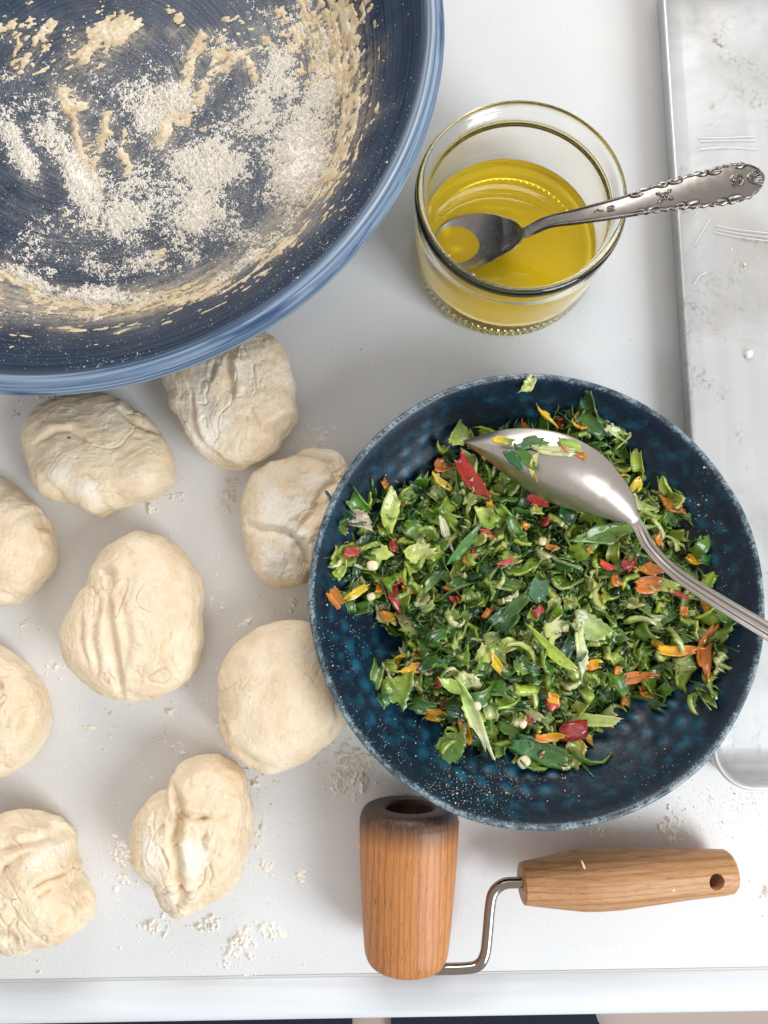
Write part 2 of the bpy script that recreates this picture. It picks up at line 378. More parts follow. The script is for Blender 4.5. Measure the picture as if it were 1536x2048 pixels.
res_lines = [([(235, 30), (190, 60), (160, 100)], 26, 1.0), ([(260, 40), (215, 70)], 22, 1.0), ([(400, 60), (372, 130), (350, 180), (310, 195)], 16, .9), ([(350, 180), (322, 235), (320, 270)], 22, 1.0),
    ([(430, 95), (490, 100), (512, 150)], 13, .95), ([(490, 95), (430, 120), (380, 190), (352, 225)], 15, .8), ([(120, 180), (150, 260), (165, 320), (190, 375)], 13, 1.0), ([(215, 215), (190, 290), (175, 350)], 10, .95), ([(110, 170), (150, 200)], 16, .9),
    ([(100, 30), (60, 80), (30, 130)], 9, .8), ([(0, 40), (40, 30)], 14, .8), ([(20, 120), (35, 60)], 6, .7), ([(240, 255), (245, 300), (250, 330)], 11, .8), ([(360, 215), (368, 235)], 9, .9), ([(440, 20), (500, 40), (540, 80)], 10, .65),
    ([(300, 520), (318, 500)], 8, 1.0), ([(330, 0), (350, 40)], 16, .7), ([(120, 420), (195, 445)], 5, .5),
    ([(640, -60), (672, 60), (700, 180), (702, 260), (690, 330)], 30, .86), ([(590, -40), (630, 60), (650, 150)], 26, .74), ([(640, 90), (665, 160)], 14, 1.0), ([(560, 20), (600, 60)], 20, .6),
    ([(690, 330), (660, 420), (610, 500), (560, 550)], 20, .62), ([(0, 545), (40, 570), (110, 605), (200, 628), (300, 625), (380, 600), (450, 580)], 22, .82), ([(280, 600), (400, 585)], 20, .8), ([(130, 680), (180, 690)], 7, .8), ([(15, 690), (30, 690)], 8, .8), ([(300, 690), (270, 700)], 6, .8)]
def residue_h(X, Y):
    D = lines(X + .0042*fbm(X*110, Y*110, 0, 4, 3), Y + .0042*fbm(X*110, Y*110, 5, 4, 4), res_lines, .024)*.84
    D = np.maximum(D, .9*blobs(X, Y, [(130, 90, 170, 110, 35, .46), (460, 90, 110, 90, 0, .52), (30, 40, 60, 60, 0, .5), (690, 130, 55, 240, 0, .84), (625, 60, 80, 120, 0, .76), (660, 380, 60, 120, -15, .74), (560, 530, 80, 60, 35, .6), (380, 610, 190, 40, 8, .66), (120, 610, 130, 30, -12, .62), (400, 250, 160, 90, 0, .36), (180, 300, 90, 120, 0, .40), (220, 690, 220, 24, 4, .34)], .024))
    r = np.hypot(X-bx, Y-by); th = np.arctan2(Y-by, X-bx)
    s1 = fbm(th*9 + .5*fbm(X*60, Y*60, 0, 2, 6), r*420, 0, 4, 40, .6)
    s2 = fbm(X*380, Y*380, 0, 3, 45)
    s3 = fbm((X+Y*.6)*150, (Y-X*.6)*420, 0, 3, 47)
    s4 = fbm(th*26+s3*.5, r*700, 0, 3, 48)
    g = D + .50*s1*sst(.09, .13, r) + .36*s3 + .26*s2 + .40*s4*sst(.08, .12, r) - .53
    return np.where(r < .150*k, np.clip(g*.0024, -.0006, .0020), -.0006)
def bowl_smear():
    X_, Y_ = BV[:, 0]+bx, BV[:, 1]+by; r_ = np.hypot(BV[:, 0], BV[:, 1]); D_ = np.zeros(len(X_)); m_ = (X_ > -.22) & (Y_ < .34) & (BV[:, 2] < .066)
    D_[m_] = lines(X_[m_], Y_[m_], [(p_, w_*1.7, q_) for p_, w_, q_ in res_lines], .024)
    return np.clip((D_ + .8*np.exp(-((r_-.116*k)/.009)**2)*(BV[:, 2] < .05) + .3*fbm(X_*90, Y_*90, 0, 3, 92))*m_ - .1, 0, 1)
fa_ = bowl_obj.data.attributes.new('film', 'FLOAT', 'POINT'); fa_.data.foreach_set('value', bowl_film().astype(np.float32))
fb_ = bowl_obj.data.attributes.new('smear', 'FLOAT', 'POINT'); fb_.data.foreach_set('value', bowl_smear().astype(np.float32))
x1, y0_ = P(760, 300, .03)[0], P(200, 745, .03)[1]; x0, y1_ = P(-60, 0, .03)[0], P(300, -80, .02)[1]
zf = lambda X, Y: bowl_z(np.hypot(X-bx, Y-by))
height_layer('flour', x0, x1, y0_, y1_, .00030, flour_h, zf, m_flour, label='white flour dusting scattered over the inside of the big blue bowl', cat='flour')
height_layer('dough_residue', x0, x1, y0_, y1_, .00038, residue_h, lambda X, Y: zf(X, Y)+.0003, m_residue, label='sticky beige dough smears clinging to the inside of the blue bowl', cat='dough residue')

# ------------------------------------------------------------------ dough pieces
def poly_radius(q, cx, cy, th):
    d = np.hypot(q[:, 0]-cx, q[:, 1]-cy); a = np.arctan2(q[:, 1]-cy, q[:, 0]-cx); o = np.argsort(a); a, d = a[o], d[o]
    a = np.r_[a[-3:]-2*math.pi, a, a[:3]+2*math.pi]; d = np.r_[d[-3:], d, d[:3]]
    t = (th+math.pi) % (2*math.pi)-math.pi; out = np.interp(t, a, d)
    kk = np.array([1, 2, 3, 2, 1.])/9; e = np.r_[out[-2:], out, out[:2]]; return np.convolve(e, kk, 'valid')
def dough(outline, height, label, creases=(), flour=(), stretch=0.0, seed=0, z0=0.0, amp=1.0, name='dough_ball', parent=None, flour_base=0.0, pw=.62):
    ze = .012; q = PP(outline, ze+z0); cx, cy = q[:, 0].mean(), q[:, 1].mean(); N, T = 260, 150
    th = np.arange(N)/N*2*math.pi - math.pi; Rr = poly_radius(q, cx, cy, th)
    Rr = Rr*(1 + .012*vn(np.cos(th)*7, np.sin(th)*7, 0, seed+3))
    t = np.r_[np.linspace(.001, 1, T-26)**.85, np.linspace(1.02, 1.5, 26)]
    TT, TH = np.meshgrid(t, th, indexing='ij'); RR = np.repeat(Rr[None], T, 0)
    s, c_ = np.sin(np.minimum(TT, 1)*math.pi/2), np.cos(np.minimum(TT, 1)*math.pi/2)
    rho = RR*s**.95; z = ze + (height-ze)*np.maximum(c_, 0)**pw
    u = np.clip((TT-1)/.5, 0, 1); rho = np.where(TT > 1, RR*(1-.16*u**1.8), rho); z = np.where(TT > 1, ze*(1-u), z)
    X, Y = cx + rho*np.cos(TH), cy + rho*np.sin(TH)
    # normal approx
    nr = np.where(TT < 1, s**1.5, 1.0); nz = np.where(TT < 1, c_+.25, 1-2*u*.8)
    ln = np.hypot(nr, nz); nr, nz = nr/ln, nz/ln
    ca, sa = math.cos(R(stretch)), math.sin(R(stretch)); ux, uy = (X*ca+Y*sa), (-X*sa+Y*ca)
    wx = .006*fbm(X*60, Y*60, z*60, 2, seed+9); wy = .006*fbm(X*60+5, Y*60, z*60, 2, seed+10)
    d = .0044*fbm(X*38, Y*38, z*38, 2, seed) +   .00045*fbm(ux*55+wx*60, uy*190+wy*190, z*150, 3, seed+1)
    rg = 1-np.abs(fbm((ux+wx)*70, (uy+wy)*230, z*160, 3, seed+2)); d = d + .00022*(rg**5*1.7-.6)
    d = d + .00040*fbm(X*330, Y*330, z*330, 3, seed+4)
    pit = fbm(X*520, Y*520, z*520, 2, seed+15); d = d - .0004*sst(.38, .6, pit)
    rg2 = np.abs(fbm((ux+wx)*45, (uy+wy)*85, z*70, 3, seed+12)); d = d + .0009*fbm(X*110, Y*110, z*110, 2, seed+16) - .0010*np.exp(-(rg2/.025)**2)*sst(.12, .4, fbm(X*50, Y*50, 0, 1, seed+13))
    d = d*amp
    cav = np.zeros_like(d)
    for pts, dep, wid in creases:
        qq = PP(pts, z0+height*.8); ds, sd, par = seg_dist(X+wx*.25, Y+wy*.25, qq)
        e = np.minimum(1, 4*np.minimum(par, 1-par)+.25); w_ = wid*.001*(.5+.8*e)
        up = sst(.9, .3, np.where(TT > 1, 1, 0))
        d = d - dep*.001*e*np.exp(-(ds/w_)**2)*up*1.25 + dep*.0005*e*np.exp(-((ds-2.1*w_)/(1.5*w_))**2)*(.6+.5*sd)*up
        cav = np.maximum(cav, np.exp(-(ds/w_)**2)*up)
    X = X + d*nr*np.cos(TH); Y = Y + d*nr*np.sin(TH); z = np.maximum(z + d*nz*sst(0, .004, z), 0)
    fa = blobs(X, Y, flour, z0+height*.8)*.9 if len(flour) else np.zeros_like(X)
    fa = fa*(.75+.5*fbm(X*120, Y*120, 0, 3, seed+6)) + .42*fbm(X*45, Y*45, 0, 4, seed+7) + flour_base + .06
    V = np.c_[X.ravel()-cx, Y.ravel()-cy, z.ravel()]
    i, j = np.meshgrid(np.arange(T-1), np.arange(N), indexing='ij'); j2 = (j+1) % N
    Fc = np.c_[(i*N+j).ravel(), ((i+1)*N+j).ravel(), ((i+1)*N+j2).ravel(), (i*N+j2).ravel()]
    V = np.vstack([V, [[0, 0, z[0].mean()]]])
    me = mesh_np(name, V, Fc, m_dough, attrs={'flour': np.r_[fa.ravel(), 0], 'cavity': np.r_[cav.ravel(), 0]})
    if parent is not None: return obj(name, me, parent, loc=(cx-parent.location.x, cy-parent.location.y, z0))
    return obj(name, me, None, label, 'dough', 'balls of dough resting on the counter', loc=(cx, cy, z0))
dough([(60,850),(85,815),(140,793),(190,790),(240,800),(285,830),(325,870),(350,925),(345,965),(310,995),(265,1005),(225,1022),(200,1037),(165,1020),(140,1005),(95,995),(75,950),(58,900)], .034,
      'oval dough ball with oily yellow patch and tiny black speck below the blue bowl', [([(70,890),(110,870),(150,865),(190,890)],1.2,1.2),([(240,815),(270,840),(310,860)],1.5,1.4),([(225,1020),(235,990)],2.0,1.5),([(120,990),(90,950)],1.0,1.5)],
      [(125,950,40,30,0,.85),(165,985,45,30,0,.85)], 20, 101, amp=.7)
dough([(320,755),(360,700),(430,680),(500,670),(555,690),(580,740),(590,800),(592,845),(565,878),(550,905),(510,930),(475,940),(425,925),(385,880),(362,840),(340,795)], .036,
      'dusty dough ball with a curved split along its lower edge, half under the blue bowl', [([(385,790),(388,850),(405,895),(440,925),(475,928)],2.6,1.2),([(455,720),(462,760),(470,800)],2.2,1.6),([(430,730),(425,770)],1.3,1.0),([(520,860),(560,850),(585,820)],1.5,1.6),([(500,820),(520,860)],1.0,.8)],
      [(440,850,60,50,0,.55),(480,770,60,60,0,.5),(420,760,40,50,0,.55)], 100, 212, flour_base=.12)
d3 = thing('dough_ball', tuple(P(580,1045)), 'lumpy folded dough piece with a flap underneath, floury, tucked against the dark bowl', 'dough', 'balls of dough resting on the counter')
dough([(487,1010),(500,955),(545,922),(610,918),(655,935),(672,965),(700,1000),(715,1060),(690,1120),(640,1150),(600,1172),(560,1183),(525,1165),(503,1120),(500,1080),(490,1045)], .025, None,
      [([(590,1075),(610,1105),(622,1150),(625,1180)],4.5,1.9),([(490,1050),(525,1060),(575,1072),(600,1078)],1.8,1.6),([(640,1000),(630,1030),(600,1070)],2.2,1.6),([(668,970),(650,985),(635,1000)],1.6,1.3)], [(570,1020,60,60,30,.95),(590,1070,30,40,0,.9),(550,1130,40,40,0,.75),(620,960,40,25,0,.6)], 60, 333, name='dough_lump', parent=d3)
dough([(560,930),(590,912),(640,899),(675,905),(694,930),(696,970),(690,1000),(640,1020),(580,980)], .017, None, [([(600,915),(660,925),(675,960)],1.0,1.4)], [(650,910,40,10,0,.5)], 20, 345, name='dough_flap', parent=d3, amp=.5)
dough([(-10,945),(30,965),(58,992),(85,1030),(103,1090),(98,1150),(80,1178),(45,1210),(20,1218),(-20,1212),(-70,1190),(-115,1100),(-85,990)], .032,
      'upper dough ball cut by the left edge, with a short fold line on its right', [([(55,1000),(72,1030),(76,1060)],2.6,1.2),([(0,1190),(20,1205),(30,1190)],1.6,1.5)], [], 70, 404, amp=.85)
dough([(200,1130),(230,1095),(280,1072),(330,1080),(370,1110),(400,1165),(405,1230),(410,1290),(385,1345),(330,1385),(280,1400),(235,1390),(185,1365),(145,1320),(135,1280),(145,1240),(166,1200),(186,1168)], .036,
      'tall egg shaped dough ball with long vertical wrinkles and a smooth pale right side', [([(205,1140),(225,1150),(228,1185)],2.4,1.4),([(225,1190),(232,1270),(240,1330),(243,1385)],2.6,1.7),([(205,1200),(195,1280),(200,1340)],1.6,1.5),([(250,1200),(262,1280),(258,1340)],1.2,1.6),([(170,1230),(165,1290),(180,1330)],1.1,1.3)],
      [], 95, 505, amp=.9)
dough([(437,1370),(450,1320),(490,1275),(540,1248),(600,1240),(650,1260),(700,1330),(715,1400),(690,1450),(640,1500),(590,1530),(545,1543),(510,1530),(470,1500),(445,1460),(440,1420)], .036,
      'smooth rounded dough ball with few wrinkles, partly beneath the left rim of the dark bowl', [([(440,1440),(450,1480)],1.5,1.2),([(470,1500),(520,1530),(560,1540)],1.0,1.4),([(670,1400),(678,1440),(660,1470)],1.2,1.2)], [(540,1290,60,40,0,.35)], 50, 606, amp=.5)
dough([(-10,1285),(35,1310),(65,1345),(92,1400),(95,1450),(80,1490),(50,1525),(15,1545),(-40,1545),(-100,1480),(-115,1390),(-70,1310)], .032,
      'pale pitted dough ball cut by the left edge, lower one, between two others', [([(0,1365),(12,1375)],1.8,1.0),([(40,1470),(50,1440),(62,1420)],1.4,1.1),([(-20,1520),(10,1535)],1.2,1.2)], [], 80, 707, amp=.85)
dough([(340,1560),(350,1530),(390,1515),(440,1520),(475,1540),(500,1580),(512,1640),(513,1690),(490,1750),(440,1800),(390,1822),(350,1820),(320,1800),(300,1770),(275,1740),(260,1690),(270,1640),(300,1590),(330,1575)], .038,
      'craggy dough ball with a deep central cleft and a floury left side, beside the roller', [([(345,1565),(355,1590),(365,1625),(352,1680),(358,1730),(362,1790),(350,1815)],3.4,1.7),([(365,1620),(400,1630),(425,1628)],2.2,1.1),([(420,1655),(410,1680),(415,1700)],1.5,1.0),([(390,1620),(440,1630),(465,1622)],1.3,.9),([(322,1690),(335,1740)],1.2,.7),([(310,1780),(350,1790),(400,1775)],1.6,1.0),([(330,1640),(310,1660)],1.2,1.0)],
      [(300,1700,45,80,0,.85),(390,1720,40,60,10,.8),(400,1770,50,35,0,.8),(340,1790,30,25,0,.6)], 95, 808, amp=1.15)
dough([(-10,1630),(40,1620),(90,1635),(145,1665),(155,1710),(160,1760),(187,1800),(185,1840),(150,1870),(100,1880),(50,1893),(0,1885),(-70,1850),(-95,1750),(-65,1660)], .036,
      'creased crumpled dough piece in the lower left corner, nearest the counter edge', [([(0,1700),(40,1690),(90,1675),(150,1680)],2.2,1.4),([(0,1770),(25,1730),(70,1700)],1.6,1.4),([(70,1770),(100,1755),(130,1750)],1.8,.9),([(80,1790),(105,1775)],1.3,.8),([(160,1780),(165,1810),(150,1840)],1.8,1.4),([(120,1850),(140,1830)],1.2,1.3),([(0,1850),(30,1860),(45,1885)],2.2,1.8)],
      [(100,1720,60,40,0,.5)], 130, 909, amp=1.15)

# flour and crumbs on the counter
CF = [(700,1540,70,80,-40,1.05),(650,1480,60,40,0,.75),(460,990,28,70,0,.9),(300,1010,70,30,10,.8),(240,1070,60,30,0,.55),(430,1180,60,70,0,.45),(100,1330,50,60,0,.72),(60,1250,50,50,0,.6),(180,1450,90,60,0,.6),(340,1480,80,50,0,.62),(300,1560,50,60,0,.4),
      (260,1730,45,70,30,.9),(310,1850,35,35,0,1.0),(235,1760,30,40,0,.8),(420,1850,40,30,0,.9),(490,1890,45,40,0,.95),(545,1870,30,50,45,.95),(530,1700,35,150,5,.72),(520,1560,60,60,0,.75),(600,1750,30,30,0,.6),(450,1930,25,20,0,.75),(500,1955,20,14,0,.9),(300,1840,60,60,0,.5),
      (640,1100,80,90,0,.5),(620,880,120,60,0,.55),(560,1210,90,50,0,.55),(490,1245,30,14,20,.85),(340,1425,20,10,-40,1.0),(400,1440,16,12,0,.7),(350,1000,50,20,0,.85),(90,790,60,25,0,.75),(20,830,30,30,0,.75),(600,760,60,50,0,.42),(700,700,120,60,0,.4),
      (1330,1650,50,40,0,.85),(1200,1660,30,25,0,.9),(1410,1615,25,12,0,.85),(1490,1610,16,8,0,.9),(1530,1780,14,22,0,1.0),(1200,600,80,90,0,.45),(1290,500,60,200,0,.4),(820,760,100,80,0,.38),(1110,1640,60,20,0,.5),(730,1680,25,120,0,.5),(50,1950,60,10,0,.5),(70,1900,40,20,0,.5),(400,1300,300,400,0,.36),(230,1900,60,20,0,.45)]
def cflour(X, Y):
    D = blobs(X, Y, CF, 0) + .16*fbm(X*70, Y*70, 0, 3, 51)
    clump = fbm(X*300, Y*300, 0, 4, 61, .62)*.5+.5; fine = vn(X*1300, Y*1300, 0, 71)*.5+.5
    return np.clip((clump*.72+fine*.28 - (.885 - D*.48))*.0085, -.0006, .0030)
cx0, cx1 = P(-30, 1500)[0], P(1560, 1500)[0]; cy0, cy1 = P(400, 1952)[1], P(400, 690)[1]
height_layer('flour', cx0, cx1, cy0, cy1, .0005, cflour, lambda X, Y: 0*X, m_flour, label='loose white flour and crumbs scattered across the white counter', cat='flour')

# ------------------------------------------------------------------ dark blue dimpled serving bowl
PZ = .052
px_, py_, pr = fit_circle([(618, 1180), (745, 880), (1080, 748), (1380, 870), (1530, 1170), (1400, 1530), (1100, 1665), (800, 1560), (650, 1370)], PZ)
k2 = pr/.1030
pin = [(.0001, .0085), (.03, .0087), (.05, .0105), (.066, .017), (.080, .0275), (.0915, .040), (.0985, .0495), (.1012, .0520), (.1030, .0512), (.1026, .0485), (.096, .040), (.0845, .026), (.070, .013), (.056, .006), (.050, .004), (.048, 0), (.045, .0)]
pin = [(r*k2, z) for r, z in pin]; pp_ = smooth_prof(pin, 230)
idx = int(np.argmax(pp_[:, 0] >= .1028*k2))
lip2 = [float(np.clip(sst(.0985*k2, .1020*k2, r) if i < idx+6 else .25, 0, 1)) for i, (r, z) in enumerate(pp_)]
def plate_z(r): return np.interp(r, pp_[:idx-4, 0], pp_[:idx-4, 1])
NS = 540
bmp = {}
def dsp2(TH, RR, ZZ, LL):
    inn = (np.arange(len(pp_)) < idx)[:, None]*1.0
    n = 56; rows = LL/.0088; ph = np.floor(rows+.5) % 2
    bb = (np.cos(TH*n + ph*math.pi + 1.7*vn(TH*7, rows*.8, 0, 76))*.5+.5)*(np.cos((rows-np.floor(rows+.5))*2*math.pi)*.5+.5)
    bb = bb * sst(.030, .05, RR) * sst(.0985*k2, .090*k2, RR) * inn * (.55+.6*vn(TH*6, rows*.7, 0, 77))
    bmp['b'] = bb
    d = bb*.0007 + inn*.0003*fbm(TH*8, LL*60, 0, 2, 78); e = .0006*vn(np.cos(TH)*3, np.sin(TH)*3, 0, 79)
    return RR - d*.6 + e*sst(.04, .1, RR), ZZ + d*.8
V, Fc, uv, at = lathe(pp_, NS, seam=R(120), attr={'lip': lip2}, disp=dsp2); at['bump'] = bmp['b'].ravel()
plate = thing('serving_bowl', (px_, py_, 0), 'wide dark blue glazed dimpled bowl holding chopped greens and peppers', 'bowl')
obj('bowl_body', mesh_np('bowl_body', V, Fc, m_plate, uv=uv, attrs=at), plate)

# ------------------------------------------------------------------ chopped vegetables
def scrap(L, W, curl, bend, twist, c1, c2, c3, jag=.25, thick=.0009, seed=0, nu=7, nv=7, taper=0.0):
    g = np.random.default_rng(seed); u = np.linspace(-.5, .5, nu); v = np.linspace(-.5, .5, nv)
    U, Vv = np.meshgrid(u, v, indexing='ij'); A = U.copy(); B = Vv.copy()
    e1, e2 = g.normal(0, jag, nv)*.26+g.normal(0, .16)*v*2, g.normal(0, jag, nv)*.26+g.normal(0, .16)*v*2
    A = A + np.where(U > 0, (U*2)**2*e1[None], (U*2)**2*e2[None]); s1, s2 = g.normal(0, jag, nu)*.13, g.normal(0, jag, nu)*.13
    B = B + np.where(Vv > 0, (Vv*2)*s1[:, None], (Vv*2)*s2[:, None]); B = B*(1 - taper*np.abs(U*2)**2)
    x = A*L; a = B*W*curl/W if curl else None
    if curl: rad = W/curl; y = rad*np.sin(B*curl); z = rad*(1-np.cos(B*curl))
    else: y = B*W; z = 0*B
    z = z + bend*L*(A**2)*2; z = z + g.normal(0, 1, z.shape)*W*.035
    t = A*twist; y, z = y*np.cos(t)-z*np.sin(t), y*np.sin(t)+z*np.cos(t)
    top = np.c_[x.ravel(), y.ravel(), z.ravel()+thick/2]; bot = np.c_[x.ravel(), y.ravel(), z.ravel()-thick/2]
    V = np.vstack([top, bot]); n = nu*nv; F_ = []
    for i in range(nu-1):
        for j in range(nv-1):
            a_ = i*nv+j; F_ += [(a_, a_+nv, a_+nv+1, a_+1), (n+a_, n+a_+1, n+a_+nv+1, n+a_+nv)]
    for i in range(nu-1): F_ += [(i*nv, n+i*nv, n+(i+1)*nv, (i+1)*nv), (i*nv+nv-1, (i+1)*nv+nv-1, n+(i+1)*nv+nv-1, n+i*nv+nv-1)]
    for j in range(nv-1): F_ += [(j, j+1, n+j+1, n+j), ((nu-1)*nv+j, n+(nu-1)*nv+j, n+(nu-1)*nv+j+1, (nu-1)*nv+j+1)]
    c1, c2, c3 = map(np.array, (c1, c2, c3)); f = (U+.5)[..., None]; C = c1*(1-f)+c2*f
    C = C*(1+.18*g.normal(0, 1, (1, nv, 1))); C = np.clip(C, 0, 1).reshape(-1, 3); Cb = np.clip(C*.4 + c3*.6, 0, 1)
    V = V - V.mean(0)
    return V, np.array(F_), np.vstack([C, Cb]), np.vstack([np.c_[U.ravel()+.5, Vv.ravel()+.5]]*2)
def lump(L, W, Hh, c1, c2, seed=0, n=3, j=.5):
    bm = bmesh.new(); bmesh.ops.create_icosphere(bm, subdivisions=n, radius=.5)
    V = np.array([v.co[:] for v in bm.verts]); Fc = np.array([[v.index for v in f.verts] for f in bm.faces]); bm.free()
    d = V/np.linalg.norm(V, axis=1)[:, None]; V = np.sign(d)*np.abs(d)**.7*.5
    V = V*(1+j*fbm(V[:, 0]*3+seed, V[:, 1]*3, V[:, 2]*3, 3, seed))[:, None]*np.array([L, W, Hh])
    f = (vn(V[:, 0]*300, V[:, 1]*300, V[:, 2]*300, seed)*.5+.5)[:, None]
    return V, Fc, np.array(c1)*(1-f)+np.array(c2)*f, np.c_[V[:, 0]/L+.5, V[:, 1]/W+.5]
DK = [(.006, .06, .022), (.010, .095, .022), (.012, .075, .03), (.02, .13, .03)]
MD = [(.06, .17, .015), (.10, .22, .018), (.18, .30, .03), (.14, .20, .02)]
LT = [(.33, .43, .05), (.42, .50, .10), (.50, .54, .18), (.58, .58, .28), (.66, .64, .42)]
KINDS = {}
def mk(kind, data, name):
    V, Fc, C, uv = data; KINDS.setdefault(kind, []).append((mesh_np(name, V, Fc, m_veg, uv=uv, cols=C), V, Fc, C, uv))
g = random.Random(5)
for i in range(26):
    c1, c2 = g.choice(DK), g.choice(DK+MD); mk('dark', scrap(g.uniform(.008, .016), g.uniform(.0055, .0095), g.uniform(.3, 3.0), g.uniform(-.5, .5), g.uniform(-1.2, 1.2), c1, c2, g.choice(MD), .5, .0008, 100+i, taper=g.uniform(0, .25)), 'leaf_scrap')
for i in range(28):
    c1, c2 = g.choice(MD), g.choice(MD+LT); mk('mid', scrap(g.uniform(.007, .012), g.uniform(.0060, .0095), g.uniform(.4, 3.0), g.uniform(-.4, .5), g.uniform(-.8, .8), c1, c2, g.choice(LT), .5, .0017, 200+i, taper=0.0), 'stalk_scrap')
for i in range(24):
    c1, c2 = g.choice(LT), g.choice(LT+MD[1:3]); mk('light', scrap(g.uniform(.006, .011), g.uniform(.0045, .0085), g.uniform(.5, 2.6), g.uniform(-.3, .5), g.uniform(-.6, .6), c1, c2, g.choice(LT), .45, .0022, 300+i, taper=0.0), 'pale_scrap')
hp = PP([(655,1120),(690,1030),(770,970),(860,935),(885,870),(960,870),(1030,835),(1150,820),(1225,850),(1280,930),(1370,1000),(1400,1090),(1450,1240),(1440,1330),(1400,1410),(1300,1400),(1215,1450),(1190,1530),(1060,1545),(990,1500),(900,1515),(860,1440),(765,1410),(752,1350),(790,1290),(765,1245),(690,1215),(655,1180)], .035)
def inside(x, y):
    n = len(hp); c_ = False; j = n-1
    for i in range(n):
        if (hp[i, 1] > y) != (hp[j, 1] > y) and x < (hp[j, 0]-hp[i, 0])*(y-hp[i, 1])/(hp[j, 1]-hp[i, 1])+hp[i, 0]: c_ = not c_
        j = i
    return c_
hpc = np.vstack([hp, hp[:1]])
def edge_d(x, y): return float(seg_dist(np.array([x]), np.array([y]), hpc)[0][0])
def heap_z(x, y):
    b = float(plate_z(math.hypot(x-px_, y-py_))); e = edge_d(x, y) if inside(x, y) else 0.0
    top = .0345 + .0030*math.sin(x*95)*math.cos(y*80) + .0042*float(vn(x*95, y*95, 0, 66))
    e_ = min(1, e/.022); e_ = e_*e_*(3-2*e_)
    return max(b+.0015, b*(1-e_) + top*e_) if b < top else b+.002
def rnd_in():
    while True:
        x = random.uniform(hp[:, 0].min(), hp[:, 0].max()); y = random.uniform(hp[:, 1].min(), hp[:, 1].max())
        if inside(x, y): return x, y
def rot_m(rx, ry, rz): return Matrix.Rotation(rz, 3, 'Z') @ Matrix.Rotation(ry, 3, 'Y') @ Matrix.Rotation(rx, 3, 'X')
VS, FS, CS, US = [], [], [], []; off = 0
for i in range(3100):
    x, y = rnd_in()
    if math.hypot(x-px_, y-py_) > .097*k2: continue
    if edge_d(x, y) < .004 and random.random() < .55: continue
    kd = random.choices(['dark', 'mid', 'light'], [.52, .31, .17])[0]; me, V, Fc, C, uv = random.choice(KINDS[kd])
    m = np.array(rot_m(random.gauss(0, .7), random.gauss(0, .5), random.uniform(0, 6.28)))
    z = heap_z(x, y) - abs(random.gauss(0, .0035)) - .001
    s = random.uniform(.6, .95); VS.append((V*s) @ m.T + [x, y, z]); FS.append(Fc+off); CS.append(C); US.append(uv); off += len(V)
obj('chopped_greens', mesh_np('chopped_greens', np.vstack(VS), np.vstack(FS), m_veg, uv=np.vstack(US), cols=np.vstack(CS)), None,
    'fine mass of chopped green onion filling the dark blue bowl under the larger scraps', 'chopped greens', None, 'stuff')
INFO = {'dark': ('leaf_scrap', 'dark green scallion leaf scrap', 'leaf scrap', 'dark green scallion leaf scraps in the bowl'),
        'mid': ('stalk_scrap', 'mid green scallion stalk scrap', 'stalk scrap', 'mid green stalk scraps in the bowl'),
        'light': ('pale_scrap', 'pale yellowish scallion scrap', 'pale scrap', 'pale green scraps in the bowl')}
def region(x, y):
    dx, dy = x-px_, y-py_; r_ = math.hypot(dx, dy)
    if r_ < .022: return 'in the middle of the heap'
    nm_ = ['right', 'upper right', 'top', 'upper left', 'left', 'lower left', 'bottom', 'lower right'][int(((math.degrees(math.atan2(dy, dx))+22.5) % 360)//45)]
    return ('partway to the %s edge of the heap' if r_ < .050 else 'at the %s edge of the heap') % nm_
placed = []; cnt = 0; tries = 0
while cnt < 292 and tries < 20000:
    tries += 1; x, y = rnd_in()
    if math.hypot(x-px_, y-py_) > .094*k2: continue
    if any((x-a)**2+(y-b)**2 < .0052**2 for a, b in placed): continue
    placed.append((x, y)); kd = random.choices(['dark', 'mid', 'light'], [.22, .38, .40])[0]; it = random.choice(KINDS[kd]); me = it[0]
    d_ = np.ptp(it[1], axis=0); s = random.uniform(.8, 1.2); nm, lb, ca, gp = INFO[kd]
    sz = ('large' if max(d_)*s > .0135 else 'small' if max(d_)*s < .0095 else 'medium') + (' narrow' if d_[1]/d_[0] < .42 else ' broad' if d_[1]/d_[0] > .68 else '')
    o = obj(nm, me, None, '%s %s %s' % (sz, lb, region(x, y)), ca, gp)
    o.location = (x, y, heap_z(x, y) + random.uniform(.0006, .0040)); o.rotation_euler = (random.gauss(0, .75), random.gauss(0, .6), random.uniform(0, 6.28))
    o.scale = (s, s, s); cnt += 1

